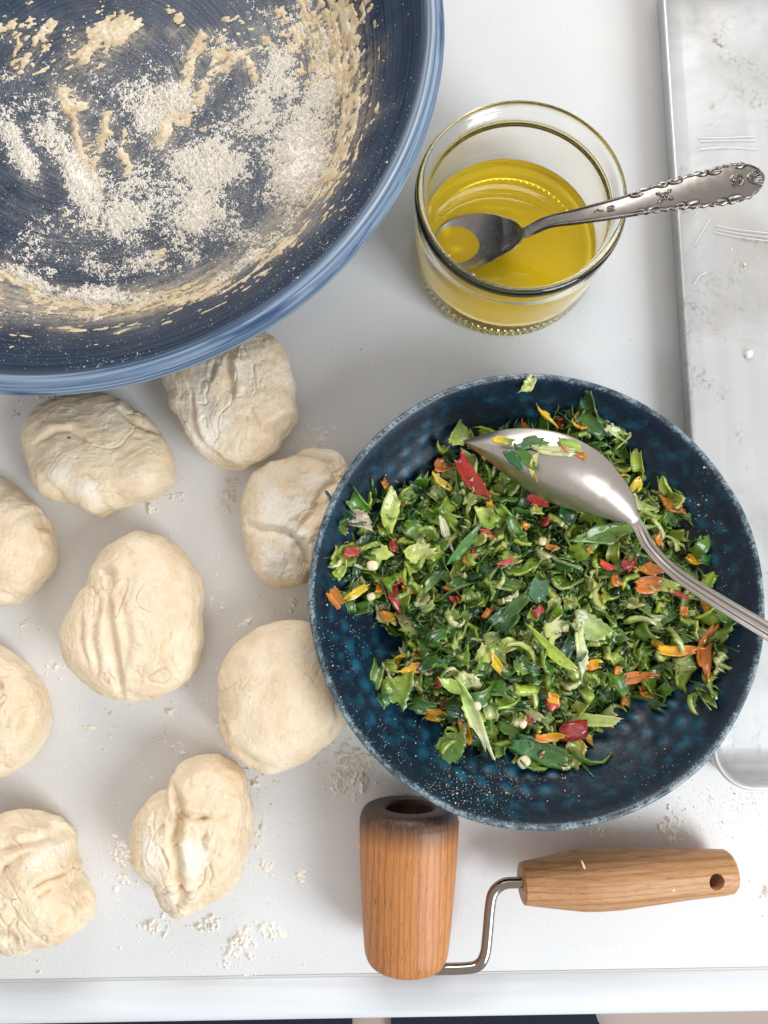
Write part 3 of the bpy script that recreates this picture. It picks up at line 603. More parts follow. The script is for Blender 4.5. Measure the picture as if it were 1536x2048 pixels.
# named, larger pieces: position in the picture, size, turn
def place(name, data, px, py, label, cat, rz=0, tilt=(0, 0), lift=.004, z=None, group=None, mat=None):
    V, Fc, C, uv = data; q = P(px, py, .040)
    zz = heap_z(q[0], q[1])+lift if z is None else z; q = P(px, py, zz)
    o = obj(name, mesh_np(name, V, Fc, mat or m_veg, uv=uv, cols=C), None, label, cat, group); o.location = q; o.rotation_euler = (tilt[0], tilt[1], R(rz)); return o
RED, DRED = (.42, .012, .012), (.22, .006, .010); ORG, DORG = (.78, .20, .012), (.55, .16, .015); YEL = (.86, .50, .01); AMB = (.46, .17, .015)
reds = [(940,955,.019,.009,-55,'large glossy deep red pepper strip by the tip of the big spoon'),(787,1186,.016,.0065,-72,'pointed bright red chilli piece at the left side of the greens'),(1145,1463,.0135,.0085,10,'crumpled bright red pepper lump near the bottom of the greens'),
        (892,1407,.008,.007,20,'red pepper dice left of the long pale curl, lower left of the heap'),(972,1068,.007,.006,0,'small red dice left of the middle of the heap, below the spoon bowl'),(1212,1132,.0085,.004,-30,'slim orange-red sliver beneath the bend of the spoon neck'),
        (1256,1125,.009,.008,60,'dark red dice just left of the spoon handle'),(1352,1186,.009,.0035,-15,'thin red sliver under the middle of the spoon handle'),(1190,912,.006,.005,60,'red dice just above the big spoon'),(702,1105,.009,.006,10,'dark red dice at the far left edge of the greens'),
        (1012,1125,.0085,.0035,25,'thin red sliver in the middle of the heap'),(1105,1406,.007,.006,30,'orange-red dice above the crumpled red lump'),(1076,1222,.006,.004,40,'tiny red chip at the centre of the heap'),(880,1362,.005,.005,40,'tiny red cube above the red dice at lower left'),(1155,1248,.005,.0035,-40,'tiny red-orange chip right of the centre of the heap'),(1075,1000,.012,.006,-20,'dark red piece shaded by the lower edge of the big spoon')]
for i, (x, y, L, W, a, lb) in enumerate(reds):
    cc1 = (.62, .07, .02) if 'orange' in lb else RED
    place('red_pepper_piece', lump(L, W, min(L, W)*.55, cc1, DRED if 'orange' not in lb else RED, 900+i) if ('lump' in lb or 'tiny' in lb) else scrap(L*(1.1 if i < 2 else .8), W*(.9 if i < 2 else .8), 1.7, -.3 if i == 1 else .15, .4, cc1, (.55, .04, .02), DRED, .24, .0022, 905+i, 9, 7, taper=.9 if i == 1 else .15), x, y, lb, 'red pepper', a, lift=.0045, group='red pepper pieces in the greens')
oranges = [(1408,1300,.0195,.0075,82,'s','broad upright orange pepper strip near the right side of the bowl'),(1352,1302,.0185,.0055,0,'s','long yellow-orange pepper strip lying level beside the upright orange strip'),(1270,1355,.018,.006,8,'s','long orange pepper strip at the right of the lower heap'),(928,1455,.015,.006,-70,'l','bright orange crumbled piece beside the long pale curl'),
           (1098,1476,.0125,.005,15,'l','orange piece touching the crumpled red lump'),(832,1336,.014,.0055,5,'s','yellow-orange sliver at the lower left of the heap'),(1158,842,.0075,.010,0,'s','rounded orange-yellow piece at the top of the heap'),(1295,1170,.012,.009,10,'s','orange square left of the lower spoon handle'),(1302,1140,.010,.007,-20,'s','orange dice touching the spoon handle'),
           (1393,1116,.011,.008,30,'l','ragged orange-yellow piece right of the spoon handle'),(1345,1012,.0105,.007,-10,'s','dull orange square right of the spoon neck'),(886,930,.009,.008,20,'s','orange dice left of the deep red strip'),(672,1196,.010,.007,-50,'s','amber pepper piece at the leftmost tip of the heap'),(1185,1330,.007,.006,30,'l','bright orange crumb beside the white strip'),
           (1415,1220,.012,.004,-65,'s','thin amber strip below the spoon handle'),(1293,1385,.008,.006,0,'l','orange dice under the long orange strip'),(1105,1395,.006,.006,0,'l','orange crumb above the orange-red dice'),(775,1232,.007,.006,0,'l','small orange dice beside the red chilli piece'),(1150,905,.011,.004,-20,'s','orange-red strip lying on the top edge of the big spoon'),(868,1430,.010,.008,0,'l','amber dice among the dark leaves at lower left')]
for i, (x, y, L, W, a, t, lb) in enumerate(oranges):
    c1, c2 = (YEL, ORG) if 'yellow' in lb else ((AMB, DORG) if ('amber' in lb or 'dull' in lb) else (ORG, DORG))
    on_spoon = 'lying on the top edge' in lb
    dat = scrap(L*.92, W*.95, 1.4, .25, .5, c1, c2, c2, .24, .0018, 400+i, 9, 7, taper=.2) if t == 's' else scrap(L*.9, W*.9, 1.8, .5, .8, c1, YEL, c2, .34, .0026, 400+i, 9, 7, taper=.1)
    place('orange_pepper_piece', dat, x, y, lb, 'orange pepper', a, (random.uniform(-.25, .25), random.uniform(-.15, .15)), .0048, .066 if on_spoon else None, group='orange pepper pieces in the greens')
for i, (x, y, L, W, a, lb) in enumerate([(712, 1186, .0125, .0045, 35, 'bright yellow pepper strip at the left of the heap'), (884, 966, .011, .004, -35, 'yellow pepper strip left of the deep red strip'), (1092, 830, .010, .003, -40, 'thin yellow curl at the top of the heap'), (992, 1327, .009, .005, -50, 'yellow piece in the lower middle of the heap'), (1272, 972, .009, .006, 60, 'lemon yellow leaf piece right of the big spoon bowl')]):
    place('yellow_pepper_piece', scrap(L, W, 1.3, .3, .5, YEL, (.85, .62, .03), YEL, .25, .0013, 500+i, taper=.5), x, y, lb, 'yellow pepper', a, lift=.005, group='yellow pepper pieces in the greens')
big = [(780,1020,.0165,.0095,75,LT[1],LT[2],LT[2],1.4,.2,'broad pale green leaf piece with fine stripes at the upper left of the heap',.3),(718,1040,.0125,.009,-15,(.50,.32,.34),(.55,.42,.36),LT[3],1.5,-.3,'pinkish shallot slice at the upper left rim of the heap',.4),
       (890,1062,.0145,.0042,-75,(.72,.74,.50),(.74,.74,.62),LT[4],1.0,.1,'thin white upright sliver in the upper left of the heap',.6),(1162,1302,.018,.006,-80,(.60,.68,.28),(.80,.80,.66),LT[4],1.5,.05,'white upright stalk strip in the lower right of the heap',.2),
       (945,1432,.024,.007,-68,(.36,.55,.08),(.74,.76,.55),LT[2],1.3,.35,'long pale green curl hanging over the lower left of the heap',.1),(905,1372,.014,.006,-30,(.45,.60,.15),(.34,.5,.1),LT[2],1.0,.3,'pale green tapering strip pointing to the left above the long curl',.8),(1212,1068,.030,.010,5,MD[1],MD[2],LT[0],.9,.15,'large pointed green leaf just under the neck of the big spoon',.85),
       (1082,1502,.028,.011,-22,DK[3],MD[0],MD[1],1.2,.1,'broad dark green leaf strip along the bottom of the heap',.3),(905,1492,.015,.011,80,MD[0],MD[3],MD[1],.9,.2,'squarish green leaf piece at the bottom left of the heap',.1),(835,1105,.012,.009,20,LT[1],LT[3],LT[2],.9,.3,'pale ribbed scrap left of centre below the white sliver',.2),
       (1150,1500,.014,.010,70,(.26,.26,.03),(.38,.30,.04),LT[0],1.0,.2,'olive coloured ragged leaf below the red lump',.2),(1180,1255,.017,.012,-30,(.42,.46,.30),(.30,.42,.10),LT[3],1.0,.2,'wide grey-green onion slice right of centre',.3),(1110,1310,.019,.007,-42,LT[0],LT[1],LT[2],2.4,.1,'cut open green stalk tube in the lower middle of the heap',.5),
       (975,1035,.011,.009,-60,LT[1],MD[2],LT[1],1.2,.2,'curled light green scrap near the lower edge of the spoon bowl',.2),(1105,880,.002,.002,0,MD[0],MD[0],MD[0],1,.1,'',.1),(795,1380,.015,.013,70,MD[1],LT[0],LT[1],1.2,.2,'wide bright green leaf piece at the lower left tip of the heap',.1),
       (1020,1220,.020,.007,35,DK[1],MD[0],MD[1],1.6,.2,'dark green leaf strip with a sheen at the centre of the heap',.4),(930,1090,.022,.0045,50,(.05,.20,.03),MD[0],MD[1],1.2,.1,'long narrow bright green blade slanting in the upper left of the heap',.5),(1075,1180,.010,.010,80,(.03,.14,.07),(.10,.22,.14),MD[1],1.1,.1,'shiny bluish green leaf square near the centre',.1),
       (1180,1440,.025,.006,-5,LT[1],LT[2],LT[2],1.1,.15,'long pale flat strip above the red lump',.3),(920,870,.012,.009,60,LT[1],MD[2],LT[1],1.3,.2,'pale green fan shaped scrap above the tip of the big spoon',.2),(1185,850,.016,.008,-50,MD[1],DK[3],MD[1],1.2,.1,'bright green leaf beside the orange piece at the top of the heap',.3)]
for i, (x, y, L, W, a, c1, c2, c3, cu, be, lb, tp) in enumerate(big):
    if lb: place('green_piece', scrap(L, W, cu, be, random.uniform(-.5, .5), c1, c2, c3, .26, .0011, 700+i, 12, 7, tp), x, y, lb, 'green onion piece', a, (random.uniform(-.3, .3), random.uniform(-.15, .15)), .0062)
place('green_piece', scrap(.008, .006, 1.6, .4, .5, LT[1], LT[3], LT[2], .35, .0011, 777, 12, 7, .2), 1058, 768, 'lone pale green curl on the top rim of the dark bowl', 'green onion piece', 70, (0, -.2), 0, .0515)
for i in range(42):
    q = rnd_in(); kd_ = ['orange', 'yellow', 'red'][(i*5+1) % 3 if i % 4 else 0]; c1 = {'orange': (.75, .24, .015), 'yellow': (.80, .46, .02), 'red': (.45, .03, .015)}[kd_]
    if math.hypot(q[0]-px_, q[1]-py_) > .09*k2: continue
    V, Fc, C, uv = scrap(random.uniform(.0035, .006), random.uniform(.0028, .0045), 1.8, .4, .6, c1, tuple(v*.75 for v in c1), c1, .36, .0020, 1300+i, 6, 5)
    o = obj('pepper_bit', mesh_np('pepper_bit', V, Fc, m_veg, uv=uv, cols=C), None, 'tiny %s pepper bit %s' % (kd_, region(*q)), 'pepper bit', 'tiny pepper bits among the greens')
    o.location = (q[0], q[1], heap_z(*q)+.0035); o.rotation_euler = (random.gauss(0, .5), random.gauss(0, .4), random.uniform(0, 6.28))
for i, (x, y, zz, r, lb) in enumerate([(745, 1131, None, .0028, 'round cream seed at the left of the heap'), (742, 1193, None, .0022, 'small cream seed beside the yellow strip'), (1048, 1524, None, .0032, 'pale round seed at the bottom of the heap'), (1046, 1448, None, .0020, 'small pale seed above the bottom leaf strip'), (1085, 1082, None, .0022, 'small round seed near the middle below the spoon bowl'), (955, 1412, None, .0020, 'white oval seed beside the long pale curl'), (1315, 1585-55, .024, .0022, 'single green seed on the bare lower right wall of the dark bowl')]):
    V, Fc, C, uv = lump(r*2, r*1.7, r*1.1, (.8, .7, .5), (.7, .6, .4), 30+i, 2, .05)
    place('seed', (V, Fc, C, uv), x, y, lb, 'seed', 20*i, lift=.0065, z=zz, group='loose seeds in the greens', mat=m_seed)

# salt and flour specks on the plate wall
def specks(name, lst, zfun, r0, r1, label, cat, mat=None, seed=1):
    g = np.random.default_rng(seed); base = np.array([(1, 0, -.7), (-.5, .87, -.7), (-.5, -.87, -.7), (0, 0, 1.)])
    tf = np.array([(0, 2, 1), (0, 1, 3), (1, 2, 3), (2, 0, 3)]); VV, FF = [], []; o_ = 0
    for px, py, sx, sy, n, zg in lst:
        for _ in range(n):
            q = P(px+g.normal(0, sx), py+g.normal(0, sy), zg); z = zfun(q[0], q[1]); 
            if z is None: continue
            r = g.uniform(r0, r1)*(1+1.2*(g.random() < .06)); a = g.uniform(0, 6.28); ca, sa = math.cos(a), math.sin(a)
            b = base*[r, r*g.uniform(.6, 1.2), r*.8]; VV.append(np.c_[b[:, 0]*ca-b[:, 1]*sa, b[:, 0]*sa+b[:, 1]*ca, b[:, 2]]+[q[0], q[1], z+r*.5]); FF.append(tf+o_); o_ += 4
    return obj(name, mesh_np(name, np.vstack(VV), np.vstack(FF), mat or m_flour, False), None, label, cat, None, 'stuff')
specks('flour_dust', DUST, lambda x, y: float(bowl_z(math.hypot(x-bx, y-by))) if math.hypot(x-bx, y-by) < .157*k else None, .00014, .00038, 'fine white flour specks sprinkled over the glaze inside the big blue bowl', 'flour', seed=4)
specks('flour_dust', [(a_, b_, sx_*1.3+8, sy_*1.3+8, int(10+110*st_*st_), 0) for a_, b_, sx_, sy_, _r, st_ in CF if sx_ < 200] + [(330, 1350, 260, 420, 700, 0), (1150, 700, 260, 120, 120, 0), (1250, 1650, 160, 30, 120, 0)], lambda x, y: 0.0 if y > edge_frame((x-q0[0])*ce, 0, 0)[1]+.002 else None, .00010, .00036, 'fine flour dust speckling the white counter', 'flour', seed=12)
def pz(x, y):
    r = math.hypot(x-px_, y-py_); return float(plate_z(r)) if r < .1*k2 else None
specks('flour_specks', [(700, 1350, 30, 70, 260, .04), (800, 1480, 50, 40, 320, .035), (900, 1560, 60, 30, 320, .035), (1040, 1560, 80, 25, 260, .035), (1000, 1600, 90, 20, 160, .04), (1380, 1060, 25, 60, 220, .035), (1440, 1200, 20, 50, 90, .045), (1220, 1530, 60, 30, 120, .03), (660, 1300, 10, 60, 50, .047), (900, 1000, 60, 60, 40, .04)], pz, .00012, .00032, 'tiny white flour specks stuck to the glazed wall of the dark blue bowl', 'flour')

# ------------------------------------------------------------------ spoons
def spoon(name, spine, halfw, sag, tilt, thick, mat, label, cat, relief=None, ns=240, nv=41, thing_loc=None, parts=None):
    """spine: (s, x, y, z) keyed; halfw / sag / tilt: keyed by s in metres / radians"""
    sp = np.array(spine, float); s = np.linspace(0, 1, ns)
    def cr(key, sm=True):
        key = np.array(key, float); out = np.interp(s, key[:, 0], key[:, 1])
        if sm:
            kk = np.hanning(13)[1:-1]; kk /= kk.sum(); e = np.r_[np.full(5, out[0]), out, np.full(5, out[-1])]; out = np.convolve(e, kk, 'valid')
        return out
    pts = smooth_prof(sp[:, 1:], 400); par = np.interp(np.linspace(0, len(sp)-1, len(pts)), np.arange(len(sp)), sp[:, 0])
    C = np.c_[[np.interp(s, par, pts[:, i]) for i in range(3)]].T
    T = np.gradient(C, axis=0); T /= np.linalg.norm(T, axis=1)[:, None]
    S = np.cross(T, [0, 0, 1.0]); S /= np.linalg.norm(S, axis=1)[:, None]; Nn = np.cross(S, T)
    ti = cr(tilt); S2 = S*np.cos(ti)[:, None] + Nn*np.sin(ti)[:, None]; N2 = np.cross(S2, T)
    hw = halfw(s) if callable(halfw) else cr(halfw, False); sg = sag(s) if callable(sag) else cr(sag)
    v = np.linspace(-1, 1, nv); v = np.sign(v)*np.abs(v)**.85
    SS, VV = np.meshgrid(s, v, indexing='ij')
    hgt = -sg[:, None]*(1-VV**2)
    rel = relief(SS, VV, hw) if relief else (0*SS, 0*SS)
    cav = rel[1]; top = C[:, None] + S2[:, None]*(hw[:, None]*VV)[..., None] + N2[:, None]*(hgt+rel[0])[..., None]
    th = thick*np.clip(1-VV**8, .15, 1)[..., None] if np.isscalar(thick) else (cr(thick)[:, None]*np.clip(1-VV**6, .25, 1))[..., None]
    bot = top - N2[:, None]*th - N2[:, None]*rel[0][..., None]
    V = np.vstack([top.reshape(-1, 3), bot.reshape(-1, 3)]); n = ns*nv
    i, j = np.meshgrid(np.arange(ns-1), np.arange(nv-1), indexing='ij'); a = (i*nv+j).ravel()
    Fc = [np.c_[a, a+nv, a+nv+1, a+1], np.c_[n+a, n+a+1, n+a+nv+1, n+a+nv]]
    i = np.arange(ns-1)*nv; Fc += [np.c_[i, n+i, n+i+nv, i+nv], np.c_[i+nv-1, i+2*nv-1, n+i+2*nv-1, n+i+nv-1]]
    j = np.arange(nv-1); Fc += [np.c_[j, j+1, n+j+1, n+j], np.c_[(ns-1)*nv+j, n+(ns-1)*nv+j, n+(ns-1)*nv+j+1, (ns-1)*nv+j+1]]
    Fc = np.vstack(Fc); cavs = np.r_[cav.ravel(), cav.ravel()*0]
    root = thing(name, tuple(C[len(C)//3]*[1, 1, 0]+[0, 0, C[:, 2].min()]), label, cat); V = V - np.array(root.location)
    si = np.r_[SS.ravel(), SS.ravel()]
    for nm, lo, hi in parts:
        fm = si[Fc].mean(1); sel = Fc[(fm >= lo) & (fm < hi)]; us = np.unique(sel); rm = np.zeros(len(V), int); rm[us] = np.arange(len(us))
        obj(nm, mesh_np(nm, V[us], rm[sel], mat, attrs={'cavity': cavs[us]}), root)
    return root, C
# big spoon, hollow side down
def w_bowl(s0, W, neck, key, tipw=.2):
    key = np.array(key, float)
    def f(s):
        u = np.clip(s/s0, 0, 1); b = W*np.sin(math.pi*u**1.5)**.66
        b = np.maximum(b, neck*sst(.80, 1.0, u)); h = np.interp(s, key[:, 0], key[:, 1]); kk = np.hanning(9)[1:-1]; kk /= kk.sum()
        out = np.where(s <= s0, b, h); e = np.r_[np.full(3, out[0]), out, np.full(3, out[-1])]; o = np.convolve(e, kk, 'valid'); o[:3] = out[:3]; return o
    return f
bsp = [(0, *P(925, 882, .050)), (.17, *P(1013, 900, .0545)), (.33, *P(1112, 936, .0570)), (.46, *P(1205, 985, .0560)), (.535, *P(1268, 1040, .054)), (.60, *P(1300, 1094, .0565)), (.69, *P(1352, 1146, .0600)), (.80, *P(1430, 1198, .0615)), (.92, *P(1530, 1258, .0610)), (1.0, *P(1640, 1322, .060))]
def rel_big(SS, VV, hw):
    m = sst(.535, .58, SS); ridge = np.exp(-((np.abs(VV)-.62)/.16)**2); g_ = np.exp(-((np.abs(VV)-.35)/.10)**2)
    return m*(ridge*.0006 - g_*.0003), m*np.clip(g_*.8+.25*np.exp(-((np.abs(VV)-.85)/.07)**2), 0, 1)
spoon('serving_spoon', bsp, w_bowl(.54, .0158, .0026, [(.54, .0026), (.62, .0027), (.75, .0032), (1, .0045)]), lambda s: -.0095*np.clip(1-(2*np.clip(s/.54, 0, 1)-1)**2, 0, 1)**.8 * (s < .54), [(0, -.45), (.4, -.50), (.55, -.15), (.65, .15), (1, .2)], .0012 if False else [(0, .0011), (.5, .0013), (.56, .0028), (1, .0026)],
      m_spoon, 'large worn silver spoon lying hollow side down across the dark bowl', 'spoon', rel_big, 300, 41, parts=[('spoon_bowl', 0, .54), ('spoon_handle', .54, 2)])
# scraps stuck on the big spoon
for i, (x, y, L, W, a, c1, c2, lb) in enumerate([(1108, 902, .018, .0045, -5, LT[3], (.75, .75, .5), 'straight pale stalk bar lying on the upper edge of the big spoon'), (1050, 915, .012, .0055, -40, MD[1], MD[0], 'curled green scrap stuck on the hump of the big spoon'), (1028, 918, .010, .005, -45, DK[1], DK[3], 'dark green scrap on the big spoon beside the curled one'), (1066, 928, .0095, .003, 75, LT[2], LT[3], 'short pale sliver standing on the big spoon'), (1068, 948, .008, .001, -70, DORG, AMB, 'thread thin orange shaving on the big spoon'), (1062, 884, .011, .006, 10, DK[1], MD[0], 'dark green leaf draped on the top edge of the big spoon'), (1005, 882, .009, .004, -10, YEL, MD[1], 'yellow sliver on the top edge of the big spoon near its tip'), (1140, 890, .010, .005, -15, MD[2], LT[1], 'light green scrap on the top edge of the big spoon')]):
    place('green_piece' if 'orange' not in lb else 'pepper_shaving', scrap(L, W, 1.0, .1, .2, c1, c2, c2, .2, .0010, 820+i, taper=.3), x, y, lb, 'green onion piece' if 'orange' not in lb else 'pepper shaving', a, (0, 0), z=.0668 if y < 912 else .0672)

# jar of oil
JZ = .060
jx, jy, jr = fit_circle([(841, 400), (905, 245), (1040, 186), (1180, 240), (1247, 390), (1190, 535), (1040, 600), (900, 540)], JZ)
jbx, jby, jbr = fit_circle([(826, 505), (850, 580), (920, 632), (1000, 652)], .003)
print('JAR', jx, jy, jr, 'base', jbx, jby, jbr, 'BOWL', bx, by, br_, 'PLATE', px_, py_, pr)
k3 = jr/.045
def jp(l): return [(r*k3, z) for r, z in l]
JI = jp([(.0001, .0062), (.020, .0062), (.034, .0058), (.0385, .0068), (.0405, .0100), (.0410, .020), (.0410, .036), (.0402, .044), (.0395, .048), (.0398, .054), (.0412, .0585)])
JO = jp([(.0432, .0602), (.0448, .0585), (.0448, .0555), (.0435, .0535), (.0424, .0510), (.0428, .0475), (.0440, .0440), (.0442, .036), (.0441, .020), (.0438, .009), (.0425, .0030), (.0400, .0008), (.0375, .0006), (.0355, .0020), (.018, .0022), (.0001, .0022)])
prof = smooth_prof(JI + JO, 200)
def dj(TH, RR, ZZ, LL):
    m = np.exp(-((RR-.0345*k3)/.0016)**2)*(ZZ < .0045)*(LL > .1)
    m2 = np.exp(-((RR-.0372*k3)/.0012)**2)*(ZZ < .008)*(LL < .08)
    return RR, ZZ + m*.0011*(np.cos(TH*76) > .35) + m2*.0006*np.cos(TH*110)
def outward(V, Fc, flip=False):
    """faces turned so that the enclosed volume is positive"""
    A, B, C_ = V[Fc[:, 0]], V[Fc[:, 1]], V[Fc[:, 2]]; D_ = V[Fc[:, 3]]
    vol = (np.cross(A, B)*C_).sum() + (np.cross(A, C_)*D_).sum()
    return Fc[:, ::-1] if (vol < 0) != flip else Fc
OZ = .0195
jar = thing('glass_jar', (jx, jy, 0), 'small open glass jar with a green tinted rim, half filled with yellow oil', 'jar')
V, Fc, uv, at = lathe(prof, 760, disp=dj); Fc = outward(V, Fc)
iz = int(np.argmax(prof[:, 1] > OZ)); inner_f = (np.minimum.reduce(Fc, axis=1)//761) < iz-1
usd = np.unique(Fc[~inner_f]); rm = np.zeros(len(V), int); rm[usd] = np.arange(len(usd))
obj('jar_glass', mesh_np('jar_glass', V[usd], rm[Fc[~inner_f]], m_glass), jar)
top_z = prof[iz-1, 1]; top_r = prof[iz-1, 0]
usd = np.unique(Fc[inner_f]); rm = np.zeros(len(V), int); rm[usd] = np.arange(len(usd)); Vi, Fi = V[usd], rm[Fc[inner_f]]
Vt, Ft, _, _ = lathe([(.0001, top_z-.0004), (top_r*.9, top_z-.0004), (top_r*.97, top_z-.0003), (top_r*.99, top_z-.0001), (top_r, top_z)], 760)
nz = np.cross(Vt[Ft[5*0, 1]]-Vt[Ft[0, 0]], Vt[Ft[0, 2]]-Vt[Ft[0, 0]])[2]
if nz < 0: Ft = Ft[:, ::-1]
ome = mesh_np('oil', np.vstack([Vi, Vt]), np.vstack([Fi, Ft+len(Vi)]), m_meet); ome.materials.append(m_oil)
ome.polygons.foreach_set('material_index', np.r_[np.zeros(len(Fi)), np.ones(len(Ft))].astype(np.int32))
obj('oil', ome, None, 'clear golden yellow oil pooled in the bottom of the glass jar', 'oil', loc=(jx, jy, 0))

# teaspoon with ornate handle
tsp = [(0, *P(866, 494, .0185)), (.14, *P(930, 484, .0230)), (.27, *P(1000, 474, .0305)), (.325, *P(1046, 466, .0360)), (.40, *P(1095, 444, .0440)), (.50, *P(1160, 431, .0540)), (.62, *P(1243, 414, .0628)), (.75, *P(1340, 391, .0690)), (.88, *P(1440, 372, .0725)), (1.0, *P(1528, 352, .0740))]
def arcs_relief(SS, VV, hw):
    x = SS*.165; y = VV*np.interp(SS.ravel(), np.linspace(0, 1, len(hw)), hw).reshape(SS.shape)
    H_ = np.zeros_like(x); dark = np.zeros_like(x)
    hws = lambda s: float(np.interp(s, np.linspace(0, 1, len(hw)), hw))
    def stroke(pts, wd, h):
        nonlocal H_, dark
        q = np.array(pts); d, _, t = seg_dist(x, y, q); ww = wd*(.35+.65*np.sin(math.pi*np.clip(t, .05, .95)))
        H_ = np.maximum(H_, h*np.exp(-(d/ww)**2)); dark = np.maximum(dark, np.exp(-((d-1.9*ww)/(1.1*ww))**2))
    def scroll(s, side, sz, dirn, turns=1.35):
        hwv = hws(s); cx, cy = s*.165, side*(hwv-sz*.50); a0 = math.pi/2*side
        pts = []
        for t in np.linspace(0, 1, 22):
            a = a0 + dirn*side*(-.9+t*turns*math.pi*1.1); r = sz*(1-.78*t); pts.append((cx+r*math.cos(a)*1.75, cy+r*math.sin(a)*.62))
        stroke(pts, .00046, .00055)
    for k_ in range(6):
        s = .66+k_*.052
        scroll(s, 1, .0029+.0010*(k_ % 2), 1 if k_ % 2 else -1); scroll(s+.016, -1, .0029+.0010*((k_+1) % 2), -1 if k_ % 2 else 1)
    for sd in (-1, 1):
        e = [(s*.165, sd*(hws(s)*.80)) for s in np.linspace(.36, .64, 20)]; stroke(e, .00032, .0005)
        e = [(s*.165, sd*(hws(s)-.0006)) for s in np.linspace(.34, .985, 60)]; stroke(e, .00045, .0006)
    def rose(cx, cy, r):
        for rr, ph in ((r, 0), (r*.62, 1), (r*.3, 2)):
            for m_ in range(4):
                stroke([(cx+rr*math.cos(a+ph), cy+rr*math.sin(a+ph)) for a in np.linspace(m_*1.57+.15, m_*1.57+1.35, 6)], .00022, .0006)
    rose(.58*.165*1.0+.002, .0, .0014); rose(.735*.165, .0, .0019); rose(.925*.165, -.0005, .0027)
    stroke([(.545*.165, .0004), (.555*.165, -.0009), (.565*.165, .0002), (.572*.165, .0)], .0002, .0005)
    for a in (2.4, 3.9, .7, 5.5): stroke([(.735*.165+.0022*math.cos(a), .0022*math.sin(a)), (.735*.165+.0042*math.cos(a), .0036*math.sin(a))], .0004, .0005)
    for a in np.linspace(-1, 1, 7): stroke([(.955*.165, a*.0012), (.992*.165, a*.0042)], .00030, .0007)
    m = sst(.335, .37, SS)
    return H_*m*1.15, np.clip(dark*(H_ < .00045)*.95, 0, 1)*m
def tw(s):
    u = np.clip(s/.325, 0, 1); b = .0165*np.sqrt(np.clip(1-(2*u**.92-1)**2, 0, 1)); b = np.maximum(b, .0031*sst(.8, 1, u))
    h = np.interp(s, [.325, .40, .50, .62, .70, .80, .90, .95, .975, .99, 1.0], [.0031, .0036, .0046, .0056, .0066, .0084, .0096, .0088, .0066, .0044, .0016])
    h = h + .0003*np.sin(s*260)*(s > .66)*(s < .97)
    return np.where(s < .325, b, h)
spoon('teaspoon', tsp, tw, lambda s: .0078*np.clip(1-(2*np.clip(s/.325, 0, 1)-1)**2, 0, 1)**.8*(s < .325) - .0006*(s > .33), [(0, .10), (.4, .1), (.6, .05), (1, -.10)], [(0, .0011), (.3, .0014), (.36, .0026), (1, .0020)],
      m_teaspoon, 'small tarnished silver teaspoon with ornate scroll and rose handle standing in the oil jar', 'spoon', arcs_relief, 640, 61, parts=[('spoon_bowl', 0, .325), ('spoon_handle', .325, 2)])
# flour dab on the jar rim
q = P(957, 541, .0600)
specks('flour_dab', [(955, 540, 5, 4, 160, .0605), (915, 510, 16, 14, 14, .0605)], lambda x, y: .0606 - 14*max(0, abs(math.hypot(x-jx, y-jy)-.0432*k3)-.0004)**1.6 if abs(math.hypot(x-jx, y-jy)-.0432*k3) < .0022 else None, .0003, .0007, 'small white dab of flour sitting on the front of the jar rim', 'flour', seed=9)

# ------------------------------------------------------------------ aluminium baking tray
TZ = .018
tl0, tl1 = P(1329, 0, TZ), P(1385, 840, TZ); dv = (tl0-tl1)[:2]; dv /= np.linalg.norm(dv); nrm = np.array([dv[1], -dv[0]])
bc = P(1500, 1577, TZ)[:2]; t_ = np.dot(bc-tl1[:2], dv); corner = tl1[:2] + dv*t_
def tray_pt(a, b, z): return np.array([*(corner + nrm*a + dv*b), z])   # a: to the right, b: away from the cook
TW, TL, CR = .26, .46, .0175
def ring(off, z, rad):
    out = []; rad = max(rad-off, .003)
    for cx, cy, a0 in ((off+rad, off+rad, 180), (TW-off-rad, off+rad, 270), (TW-off-rad, TL-off-rad, 0), (off+rad, TL-off-rad, 90)):
        for a in np.linspace(a0, a0+90, 13): out.append(tray_pt(cx+rad*math.cos(R(a)), cy+rad*math.sin(R(a)), z))
    return out
rings = [(.0030, .0), (.0012, .010), (.0004, .0155), (-.0006, .0160), (-.0010, .0172), (-.0004, .0182), (.0008, .0182), (.0016, .0170), (.0022, .0150), (.0048, .0060), (.0070, .0026), (.0105, .0014), (.016, .0012)]
V = np.vstack([ring(o, z, CR) for o, z in rings]); n = 52
Fc = [(i*n+j, i*n+(j+1) % n, (i+1)*n+(j+1) % n, (i+1)*n+j) for i in range(len(rings)-1) for j in range(n)]
tray = thing('baking_tray', tuple(tray_pt(TW/2, TL/2, 0)), 'scuffed silver aluminium baking tray with rounded corner at the right edge', 'tray')
tl = np.array(tray.location)
obj('tray_rim', mesh_np('tray_rim', V-tl, np.array(Fc), m_tray), tray)
nx, ny = 60, 110; gx, gy = np.meshgrid(np.linspace(.0155, TW-.0155, nx), np.linspace(.0155, TL-.0155, ny)); 
V = np.array([tray_pt(a, b, .0012+.0005*float(vn(a*18, b*18, 0, 4))*min(1, a/.05-.2, 1)) for a, b in zip(gx.ravel(), gy.ravel())]); i, j = np.meshgrid(np.arange(ny-1), np.arange(nx-1), indexing='ij'); a = (i*nx+j).ravel()
obj('tray_floor', mesh_np('tray_floor', V-tl, np.c_[a, a+1, a+nx+1, a+nx], m_tray), tray)
TF = [(1440, 735, 9, 9, 0, 1.7), (1497, 708, 10, 10, 0, 1.7), (1410, 230, 8, 8, 0, .6), (1380, 310, 30, 30, 0, .45), (1480, 520, 60, 60, 0, .62), (1450, 560, 80, 200, 0, .46), (1460, 640, 80, 80, 0, .5), (1500, 1500, 60, 40, 0, .5)]
